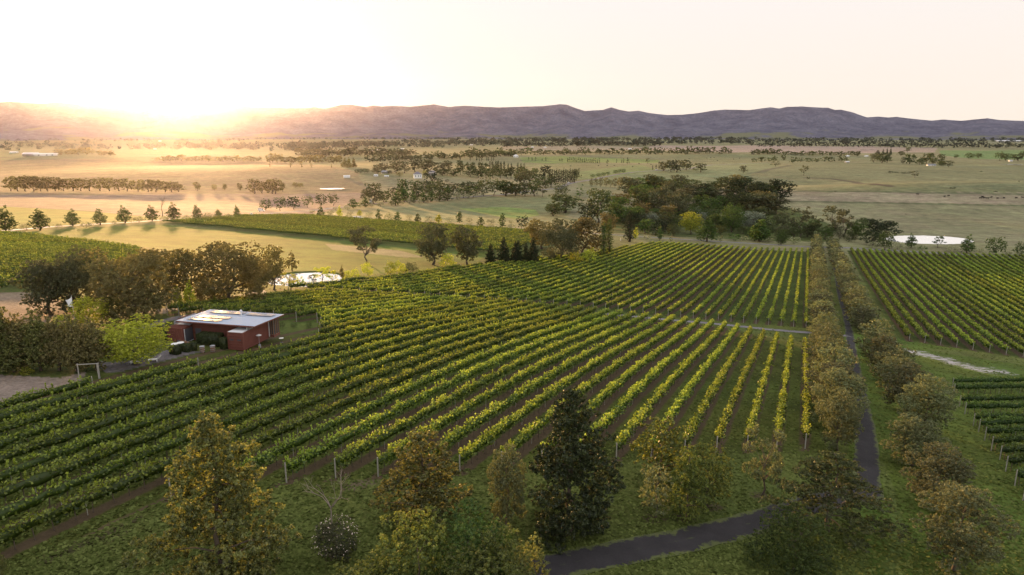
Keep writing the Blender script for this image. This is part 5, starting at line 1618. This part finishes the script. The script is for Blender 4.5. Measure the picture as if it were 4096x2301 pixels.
for (a0, a1, b0, b1) in ((1.25, 6.7, .75, 1.9), (1.75, 7.1, 2.45, 3.6), (1.6, 7.35, 5.5, 6.9), (7.95, 12.4, 5.5, 6.9)):
    mb = MB(); n_ = 6; w_ = (a1 - a0) / n_
    for i in range(n_):
        x0, x1 = a0 + i * w_ + .02, a0 + (i + 1) * w_ - .02
        z0, z1 = roofz(b0) + .13, roofz(b1) + .13
        mb.add([(x0, b0, z0), (x1, b0, z0), (x1, b1, z1), (x0, b1, z1), (x0, b0, z0 + .04), (x1, b0, z0 + .04), (x1, b1, z1 + .04), (x0, b1, z1 + .04)],
               [(0, 3, 2, 1), (4, 5, 6, 7), (0, 1, 5, 4), (1, 2, 6, 5), (2, 3, 7, 6), (3, 0, 4, 7)])
    sp = obj('solar_panel', mb.mesh('solar_panel', M['panel']), roof)
mb = MB(); mb.lathe([(.12, 3.2), (.12, 4.0), (.2, 4.0), (.2, 4.22), (.1, 4.3)], 7.65, 4.9, 10)
obj('flue', mb.mesh('flue', M['tinfar']), roof)

# things in the courtyard (world coordinates)
def G(x, y): return float(ground(x, y))
def hedge(x, y, sx_, sy, h, label, rz=BANG):
    rng = np.random.default_rng(int(abs(x * 100)))
    n_ = int((sx_ * sy + 2 * h * (sx_ + sy)) * 260)
    f = rng.random(n_); P = rng.uniform(-.5, .5, (n_, 3))
    ar = np.array([sx_ * sy, sx_ * h, sx_ * h, sy * h, sy * h]); ar = ar / ar.sum(); k = rng.choice(5, n_, p=ar)
    P[k == 0, 2] = .5; P[k == 1, 1] = -.5; P[k == 2, 1] = .5; P[k == 3, 0] = -.5; P[k == 4, 0] = .5
    C = P * np.array([sx_, sy, h]) + np.array([0, 0, h / 2]) + rng.normal(0, .03, (n_, 3))
    V = leaf_quads(C, .10, rng, .2)
    bx = np.array([[-1, -1, 0], [1, -1, 0], [1, 1, 0], [-1, 1, 0], [-1, -1, 1], [1, -1, 1], [1, 1, 1], [-1, 1, 1]], float) * np.array([sx_ * .48, sy * .48, h * .97])
    bf = np.array([(0, 3, 2, 1), (4, 5, 6, 7), (0, 1, 5, 4), (1, 2, 6, 5), (2, 3, 7, 6), (3, 0, 4, 7)]) + len(V)
    t = rng.normal(.45, .22, n_).clip(0, 1)
    o = obj('clipped_hedge', mesh_np('clipped_hedge', np.concatenate([V, bx]), np.concatenate([np.arange(len(V)).reshape(-1, 4), bf]), tint=np.concatenate([np.repeat(t, 4), np.full(8, .2)])), loc=(x, y, G(x, y) - .03), mat=M['hedge'])
    o.rotation_euler = (0, 0, rz)
    return tag(o, label, 'hedge')
def loc_ab(a, b):
    c, s = math.cos(BANG), math.sin(BANG)
    return BO.x + a * c - b * s, BO.y + a * s + b * c
X, Y = loc_ab(5.6, -.05); hedge(X, Y, 3.5, 1.7, 1.75, 'large boxy clipped hedge in front of the recessed red wall')
X, Y = loc_ab(8.65, -1.05); hedge(X, Y, .85, 1.0, 1.65, 'narrow clipped hedge block against the right container')
X, Y = loc_ab(-1.2, .2); hedge(X, Y, .7, 2.4, 1.8, 'clipped hedge along the left side of the left container')
hedge(-46.65, 90.2, 1.25, .9, 1.05, 'low square hedge nearest the yellow-green tree in the courtyard')
hedge(-46.0, 91.9, 1.35, .9, 1.05, 'low square hedge behind the round tables')
hedge(-45.3, 92.7, .75, .7, 1.25, 'taller hedge cube behind the courtyard barrels')

def round_table(x, y, label, r=.52, h=.75):
    t = thing('round_table', (x, y, G(x, y)), label, 'table', 'white round tables')
    mb = MB(); mb.lathe([(r * .98, h - .04), (r, h - .03), (r, h), (r * .97, h + .008)], n=24); obj('table_top', mb.mesh('table_top', M['white']), t)
    mb = MB(); mb.lathe([(.26, 0), (.26, .03), (.04, .06), (.035, h - .04)], n=10); obj('pedestal', mb.mesh('pedestal', M['dkgrey']), t)
round_table(-47.6, 93.7, 'white round cafe table in the courtyard, further one')
round_table(-48.0, 92.8, 'white round cafe table in the courtyard, nearer one')
def chair(x, y, rz, label):
    t = thing('cafe_chair', (x, y, G(x, y)), label, 'chair', 'dark courtyard chairs', rz=rz)
    mb = MB(); mb.box(-.22, .22, -.22, .22, .42, .46); obj('seat', mb.mesh('seat', M['dkgrey'], bevel=.01), t)
    mb = MB(); mb.box(-.22, .22, .19, .225, .47, .85); obj('backrest', mb.mesh('backrest', M['dkgrey'], bevel=.01), t)
    for a in (-1, 1):
        for b in (-1, 1):
            mb = MB(); mb.tube([(a * .2, b * .2, 0), (a * .19, b * .19, .42)], .015, 5); obj('leg', mb.mesh('leg', M['grey']), t)
for i, (x, y, r) in enumerate([(-48.5, 93.5, 1.2), (-47.0, 93.1, -1.5), (-48.7, 92.5, 1.4), (-47.3, 92.3, -1.9), (-46.9, 93.9, -1.2), (-48.2, 94.4, .2)]):
    chair(x, y, r, 'dark slim cafe chair around the white courtyard tables')
def barrel(x, y, label):
    t = thing('barrel_table', (x, y, G(x, y)), label, 'barrel', 'courtyard barrels')
    mb = MB(); mb.lathe([(.25, 0), (.31, .2), (.34, .45), (.31, .7), (.25, .9)], n=16); obj('barrel_body', mb.mesh('barrel_body', M['wood'], True), t)
    for z in (.16, .42, .70):
        mb = MB(); r_ = .335 if z == .42 else .315; mb.lathe([(r_, z), (r_ + .015, z), (r_ + .015, z + .06), (r_, z + .06)], n=16); obj('hoop', mb.mesh('hoop', M['grey']), t)
    mb = MB(); mb.lathe([(.36, .905), (.36, .94)], n=18); obj('barrel_top', mb.mesh('barrel_top', M['grey']), t)
barrel(-43.7, 91.9, 'wine barrel with grey top in the courtyard, the nearer one')
barrel(-42.55, 92.65, 'wine barrel with grey top close to the right container')
for i, (a, b) in enumerate([(2.3, -1.6), (3.2, -1.9)]):
    X, Y = loc_ab(a, b)
    t = thing('bench_seat', (X, Y, G(X, Y)), 'low wooden bench outside the servery opening, ' + ('left one' if i == 0 else 'right one'), 'bench', rz=BANG)
    mb = MB(); mb.box(-.45, .45, -.16, .16, .42, .47); obj('seat', mb.mesh('seat', M['wood']), t)
    for s in (-1, 1):
        mb = MB(); mb.box(s * .36 - .03, s * .36 + .03, -.14, .14, 0, .42); obj('leg', mb.mesh('leg', M['wood']), t)
X, Y = loc_ab(12.35, 2.0)
t = thing('patio_heater', (X, Y, G(X, Y)), 'patio heater with a shallow metal dome beside the right container', 'patio heater')
mb = MB(); mb.lathe([(.42, 1.9), (.40, 1.93), (.12, 2.05), (.04, 2.08)], n=20); obj('reflector_dome', mb.mesh('reflector_dome', M['tinfar'], True), t)
mb = MB(); mb.lathe([(.2, 0), (.2, .5), (.03, .55), (.03, 1.9)], n=10); obj('stand', mb.mesh('stand', M['grey']), t)
X, Y = loc_ab(13.3, 6.3); round_table(X, Y, 'small white table outside the glazed bay', .35)

# flag, gate frame, posts
X, Y = at(*pix('B1', 628, 852))
t = thing('flagpole', (X, Y, G(X, Y)), 'white flagpole carrying a drooping white flag among the left trees', 'flagpole')
mb = MB(); mb.tube([(0, 0, -.2), (0, 0, 5.1)], [.05, .03], 8); obj('pole', mb.mesh('pole', M['white']), t)
gv = []; gfc = []
NU, NV = 12, 10
for i in range(NU + 1):
    for j in range(NV + 1):
        s = i / NU; q = j / NV
        gv.append((-s * 1.05 * (1 - .25 * q) + .04 * math.sin(q * 7 + s * 3), .16 * math.sin(s * 7 + q * 2) * s, 4.95 - q * 1.35 * (1 - .25 * s) - s * 1.25 + .75 * s * s))
for i in range(NU):
    for j in range(NV):
        k = i * (NV + 1) + j; gfc.append((k, k + 1, k + NV + 2, k + NV + 1))
mb = MB(); mb.add(gv, gfc); obj('flag', mb.mesh('flag', M['flag'], True), t)
p0 = at(*pix('B1', 655, 1262)); p1 = at(*pix('B1', 822, 1270))
d_ = Vector((p1[0] - p0[0], p1[1] - p0[1], 0))
t = thing('timber_gate_frame', (*p0, G(*p0)), 'weathered timber rail on two posts beside the left end of the vines', 'gate frame', rz=math.atan2(d_.y, d_.x))
for x, r_ in ((0, .07), (d_.length, .12)):
    mb = MB(); mb.tube([(x, 0, -.2), (x, 0, 1.75)], r_, 8); obj('gate_post', mb.mesh('gate_post', M['post']), t)
mb = MB(); mb.tube([(-.1, .0, 1.62), (d_.length + .15, 0, 1.72)], .06, 8); obj('rail', mb.mesh('rail', M['post']), t)
X, Y = at(*pix('B1', 1356, 858))
mb = MB(); mb.lathe([(.16, -.1), (.15, 1.2), (.19, 1.3), (.1, 1.55)], n=10)
tag(obj('stone_pillar', mb.mesh('stone_pillar', M['post'], True), loc=(X, Y, G(X, Y))), 'weathered pale pillar at the path behind the red building', 'pillar')
for i, (cx, cy, lb) in enumerate([(1120, 1148, 'left'), (1270, 1130, 'right')]):
    X, Y = at(*pix('B1', cx, cy))
    t = thing('sun_lounger', (X, Y, G(X, Y)), 'white outdoor lounger under the yellow-green tree, the %s one' % lb, 'lounger', rz=.4)
    mb = MB(); mb.box(-.6, .45, -.3, .3, .28, .34); obj('seat', mb.mesh('seat', M['white']), t)
    mb = MB(); mb.add([(.45, -.3, .28), (.45, .3, .28), (.95, .3, .7), (.95, -.3, .7), (.45, -.3, .34), (.45, .3, .34), (.93, .3, .76), (.93, -.3, .76)], [(0, 1, 2, 3), (4, 7, 6, 5), (0, 4, 5, 1), (1, 5, 6, 2), (2, 6, 7, 3), (3, 7, 4, 0)]); obj('backrest', mb.mesh('backrest', M['white']), t)
    for s in (-.5, .4):
        mb = MB(); mb.box(s - .03, s + .03, -.28, .28, 0, .28); obj('leg', mb.mesh('leg', M['white']), t)
trow('B2', [(265, 852, 52, 62), (365, 852, 50, 56), (486, 852, 52, 58)], 'globe', 'olive', '{} round clipped shrub from the left on the lawn behind the red building', 'clipped shrubs behind the building', cat='bush', lod=2, name='clipped_shrub')
for c_, x, y, lb in (('B3', 998, 130, 'small white marker post on the grass before the grove'), ('B4', 527, 190, 'small white marker post at the top corner of the middle vines'), ('B3', 2, 2, None)):
    if lb is None: continue
    X, Y = at(*pix(c_, x, y))
    mb = MB(); mb.box(-.12, .12, -.12, .12, 0, 1.5)
    tag(obj('marker_post', mb.mesh('marker_post', M['white'], bevel=.02), loc=(X, Y, G(X, Y))), lb, 'post')
X, Y = at(*pix('B2', 1740, 622))
t = thing('equipment_box', (X, Y, G(X, Y)), 'small grey equipment box on a leg by the middle vine posts', 'equipment box')
mb = MB(); mb.box(-.3, .3, -.2, .2, .8, 1.2); obj('box_body', mb.mesh('box_body', M['grey'], bevel=.03), t)
mb = MB(); mb.box(-.04, .04, -.04, .04, 0, .8); obj('leg', mb.mesh('leg', M['grey']), t)

# sheds, houses, cars, cattle in the distance
def shed(c_, x, y, w, h, label, dep=.7, roof='tinfar', wall='white', rz=.2, hip=False, openf=False, name='farm_shed', cat='shed', group=None, px_=None):
    px, py = pix(c_, x, y) if px_ is None else px_
    s = CROP[c_][2] if px_ is None else 1
    X, Y, H, W = size_at(px, py, h * s, w * s)
    H = max(H, 2.2)
    D = W * dep
    t = thing(name, (X, Y, G(X, Y) - .3), label, cat, group, rz=rz)
    wh = H * .62
    mb = MB()
    if openf:
        for i in range(6):
            xx = -W / 2 + W * i / 5
            mb.box(xx - .15, xx + .15, -D / 2, -D / 2 + .3, 0, wh)
        mb.box(-W / 2, W / 2, D / 2 - .2, D / 2, 0, wh); mb.box(-W / 2, -W / 2 + .2, -D / 2 + .3, D / 2 - .2, 0, wh); mb.box(W / 2 - .2, W / 2, -D / 2 + .3, D / 2 - .2, 0, wh)
    else:
        mb.box(-W / 2, W / 2, -D / 2, D / 2, 0, wh)
    obj('wall', mb.mesh('wall', M[wall]), t)
    o_ = W * .04
    r0 = [(-W/2-o_, -D/2-o_, wh), (W/2+o_, -D/2-o_, wh), (W/2+o_, D/2+o_, wh), (-W/2-o_, D/2+o_, wh)]
    i_ = D * .5 if hip else -o_
    i_ = min(i_, W * .42)
    rd = [(-W/2 + i_, 0, H), (W/2 - i_, 0, H)]
    mb = MB(); mb.add(r0 + rd, [(0, 1, 5, 4), (2, 3, 4, 5), (1, 2, 5), (3, 0, 4), (3, 2, 1, 0)])
    obj('roof', mb.mesh('roof', M[roof]), t)
    if not openf and W > 5:
        for xx in (-.3, .05, .3):
            mb = MB(); mb.box(W * xx - W*.04, W * xx + W*.04, -D/2 - .05, -D/2 + .02, wh*.35, wh*.8); obj('window', mb.mesh('window', M['dkgrey']), t)
    return t
shed('A1', 292, 642, 120, 36, 'long open hay shed with pale roof at the far left', openf=True, dep=.5, rz=.15)
shed('A1', 430, 640, 180, 28, 'long white walled shed right of the open hay shed', dep=.16, rz=.35, roof='white')
shed('A1', 132, 612, 60, 16, 'small white shed at the far left edge of the plain', rz=.1)
shed('A2', 903, 842, 56, 24, 'white shed alone on the paddock left of the farmhouse', rz=.3)
shed('A2', 1176, 829, 34, 20, 'small grey shed near the farmhouse trees', wall='tinfar', rz=-.2)
shed('A2', 1258, 802, 56, 28, 'open-fronted grey shed among the farmhouse trees', openf=True, roof='grey', rz=.1)
shed('A2', 1275, 833, 40, 14, 'low pale shed in front of the open-fronted one', rz=.1)
shed('A2', 1565, 846, 72, 62, 'white farmhouse with grey hipped roof', roof='slate', hip=True, rz=.25, name='farmhouse', cat='house', dep=.85)
shed('A2', 1700, 818, 70, 44, 'grey-roofed outbuilding behind the dark tree by the farmhouse', roof='slate', hip=True, rz=.25, name='farmhouse', cat='house', dep=.6)
shed('A3', 148, 652, 42, 26, 'pale homestead at the left end of the bright green strip', hip=True, rz=.1, name='farmhouse', cat='house')
shed('A4', 920, 648, 32, 16, 'white shed right of the broken tree line', rz=.3)
shed('A4', 1095, 645, 30, 12, 'small white shed below the dotted tree line', rz=.3)
shed('A4', 915, 702, 36, 14, 'pink-walled shed beside the knoll crest', rz=.2, wall='drive')
shed('A4', 1700, 732, 80, 20, 'long low farmhouse among the farm groves on the knoll', rz=.1, roof='slate', dep=.3, name='farmhouse', cat='house')
shed('A4', 2440, 690, 30, 14, 'small grey shed under the round trees on the right', rz=.1, roof='grey')
HS = random.Random(31)
far_h = [(1175, 583), (1260, 586), (1272, 590), (1390, 575), (1488, 603), (1515, 600), (1610, 597), (520, 558), (557, 559), (620, 598), (640, 566), (2640, 545), (2690, 546), (2710, 548), (2735, 547), (2755, 544), (2770, 545), (2800, 547), (2825, 544), (2850, 546), (2866, 547), (2880, 545),
         (3345, 540), (3358, 537), (3405, 536), (3415, 534), (3455, 536), (3482, 537), (3505, 529), (3508, 533), (3520, 552), (3570, 556), (3585, 555), (3640, 548), (3710, 536), (3725, 551), (3745, 552), (3775, 553), (3800, 553), (3826, 527), (3905, 551), (3925, 552), (3950, 553), (2130, 591), (2180, 592), (1885, 581), (2520, 598)]
for i, (px, py) in enumerate(far_h):
    py2 = max(py, 552)
    px2 = px
    w = HS.uniform(7, 13)
    shed('A1', 0, 0, w, HS.uniform(3.5, 5), 'tiny pale house among the trees at the foot of the mountains', rz=HS.uniform(-.6, .6), name='distant_house', cat='house', group='houses at the foot of the mountains', px_=(px2, py2 if py > 540 else 551.5 + HS.uniform(0, 3)), dep=.6)
shed('A4', 2430, 508, 240, 16, 'very long white industrial shed at the far right of the plain', rz=.05, dep=.1)

def car(px, py, rz, label, L=4.6, mat='white', group=None):
    X, Y = at(px, py)
    t = thing('parked_car', (X, Y, G(X, Y) + .08), label, 'car', group, rz=rz)
    mb = MB()
    pf = [(-L/2, .45), (-L/2, .9), (-L*.42, 1.0), (-L*.20, 1.02), (L*.25, 1.0), (L*.46, .85), (L/2, .6), (L/2, .35), (-L/2, .35)]
    n_ = len(pf); vs = [(x, s * .88, z) for s in (-1, 1) for x, z in pf]
    fs = [tuple(range(n_))[::-1], tuple(range(n_, 2 * n_))] + [(i, (i + 1) % n_, n_ + (i + 1) % n_, n_ + i) for i in range(n_)]
    mb.add(vs, fs); bd = obj('body', mb.mesh('body', M[mat], bevel=.04), t)
    mb = MB(); a = [(-L*.44, 1.0), (-L*.36, 1.5), (L*.08, 1.52), (L*.24, 1.0)]
    vs = [(x, s * (.80 if z < 1.2 else .68), z) for s in (-1, 1) for x, z in a]
    mb.add(vs, [(3, 2, 1, 0), (4, 5, 6, 7), (0, 1, 5, 4), (2, 3, 7, 6), (3, 0, 4, 7)]); obj('windows', mb.mesh('windows', M['glass']), t)
    mb = MB(); mb.box(-L*.36, L*.08, -.69, .69, 1.5, 1.56); obj('car_roof', mb.mesh('car_roof', M[mat], bevel=.02), t)
    for x in (-L*.31, L*.31):
        for s in (-1, 1):
            mb = MB(); mb.tube([(x, s * .72, .33), (x, s * .93, .33)], .33, 14); obj('wheel', mb.mesh('wheel', M['dkgrey']), t)
car(1042, 841, .5, 'white vehicle on the driveway by the round-headed trees, further one')
car(1047, 847, .3, 'white car on the driveway by the round-headed trees, nearer one', 4.4)
car(1422, 876, .1, 'white car between the shrubs above the distant vines, left one')
car(1439, 876, .1, 'pale car between the shrubs above the distant vines, right one', 4.4)
car(2274, 733, 1.1, 'white car with lights on the distant road by the poplar block')
car(2626, 681, .3, 'tiny white car at the end of the distant road')
for c_, x, y, lb in (('A1', 2350, 1212, 'white upright sign panel beside the pale driveway'), ('A2', 1128, 1082, 'tall white box sign under the tall gum')):
    X, Y, H, W = size_at(*pix(c_, x, y), 40 * .4285, 20 * .4285)
    t = thing('road_sign', (X, Y, G(X, Y)), lb, 'sign', rz=.1)
    mb = MB(); mb.box(-W / 2, W / 2, -.06, .06, H * .25, H); obj('sign_panel', mb.mesh('sign_panel', M['white'], bevel=.02), t)
    for s in (-1, 1):
        mb = MB(); mb.box(s * W * .4 - .05, s * W * .4 + .05, -.05, .05, -.1, H * .25); obj('leg', mb.mesh('leg', M['grey']), t)
mb = MB(); X, Y = at(*pix('A1', 115, 1356)); mb.box(-1.3, 1.3, -.12, .12, 0, .75)
tag(obj('entrance_wall', mb.mesh('entrance_wall', M['white'], bevel=.03), loc=(X, Y, G(X, Y))), 'short low white wall at the left end of the driveway', 'wall')

# cattle: one body mesh, copied
cw_ = MB()
cw_.tube([(-1.05, 0, 1.0), (-.95, 0, 1.05), (-.5, 0, 1.0), (0, 0, .95), (.5, 0, 1.0), (.85, 0, 1.1), (1.15, 0, 1.25), (1.35, 0, 1.2), (1.6, 0, .95)], [.18, .33, .38, .40, .39, .33, .20, .17, .09], 8)
for x in (-.8, .7):
    for s in (-1, 1):
        cw_.tube([(x, s * .18, .95), (x + .03, s * .19, .5), (x, s * .18, 0)], [.14, .08, .06], 5)
cw_.tube([(-1.08, 0, 1.15), (-1.2, 0, .6)], [.03, .03], 4)
cw_.tube([(1.32, .15, 1.3), (1.3, .32, 1.32)], [.05, .02], 4); cw_.tube([(1.32, -.15, 1.3), (1.3, -.32, 1.32)], [.05, .02], 4)
COW = cw_.mesh('cow', M['cattle'], True)
def cow(c_, x, y, label, group):
    X, Y = at(*pix(c_, x, y + 5))
    o = obj('cow', COW, loc=(X, Y, G(X, Y)))
    o.rotation_euler = (0, 0, HS.choice([0, 3.1]) + HS.uniform(-.5, .5)); o.scale = (1.15,) * 3
    tag(o, label, 'cow', group)
for q in [(1575, 1000), (1825, 1020), (1863, 1012)]: cow('A4', *q, 'black cow apart from the herd on the right dry paddock', 'cattle apart from the herd')
for q in [(2160, 1035), (2180, 1023), (2195, 1033), (2225, 1037), (2263, 1027), (2320, 1037), (2380, 1034), (2495, 1033), (2555, 1030)]:
    cow('A4', *q, 'black cow in the grazing herd near the right frame edge', 'black herd on the right')
for q in [(660, 733), (920, 730), (1000, 730), (1068, 728), (1238, 738), (1297, 712), (1410, 718), (1765, 665), (1930, 658), (1968, 655), (1998, 653), (2030, 682), (2180, 668), (2235, 660)]:
    cow('A3', *q, 'tiny black cow scattered over the far middle paddocks', 'scattered cattle')

# ---------------------------------------------------------------- haze over the whole plain
m, n, l, out = new_mat('haze')
pv = n.new("ShaderNodeVolumePrincipled")
pv.inputs['Color'].default_value = (.78, .74, 1.0, 1)
pv.inputs['Density'].default_value = 0.62e-5
pv.inputs['Anisotropy'].default_value = .87
l.new(pv.outputs[0], out.inputs['Volume'])
hb = MB(); hb.box(-13500, 13500, -9500, 13600, -45, 1000)
tag(obj('haze', hb.mesh('haze', m)), kind='stuff')
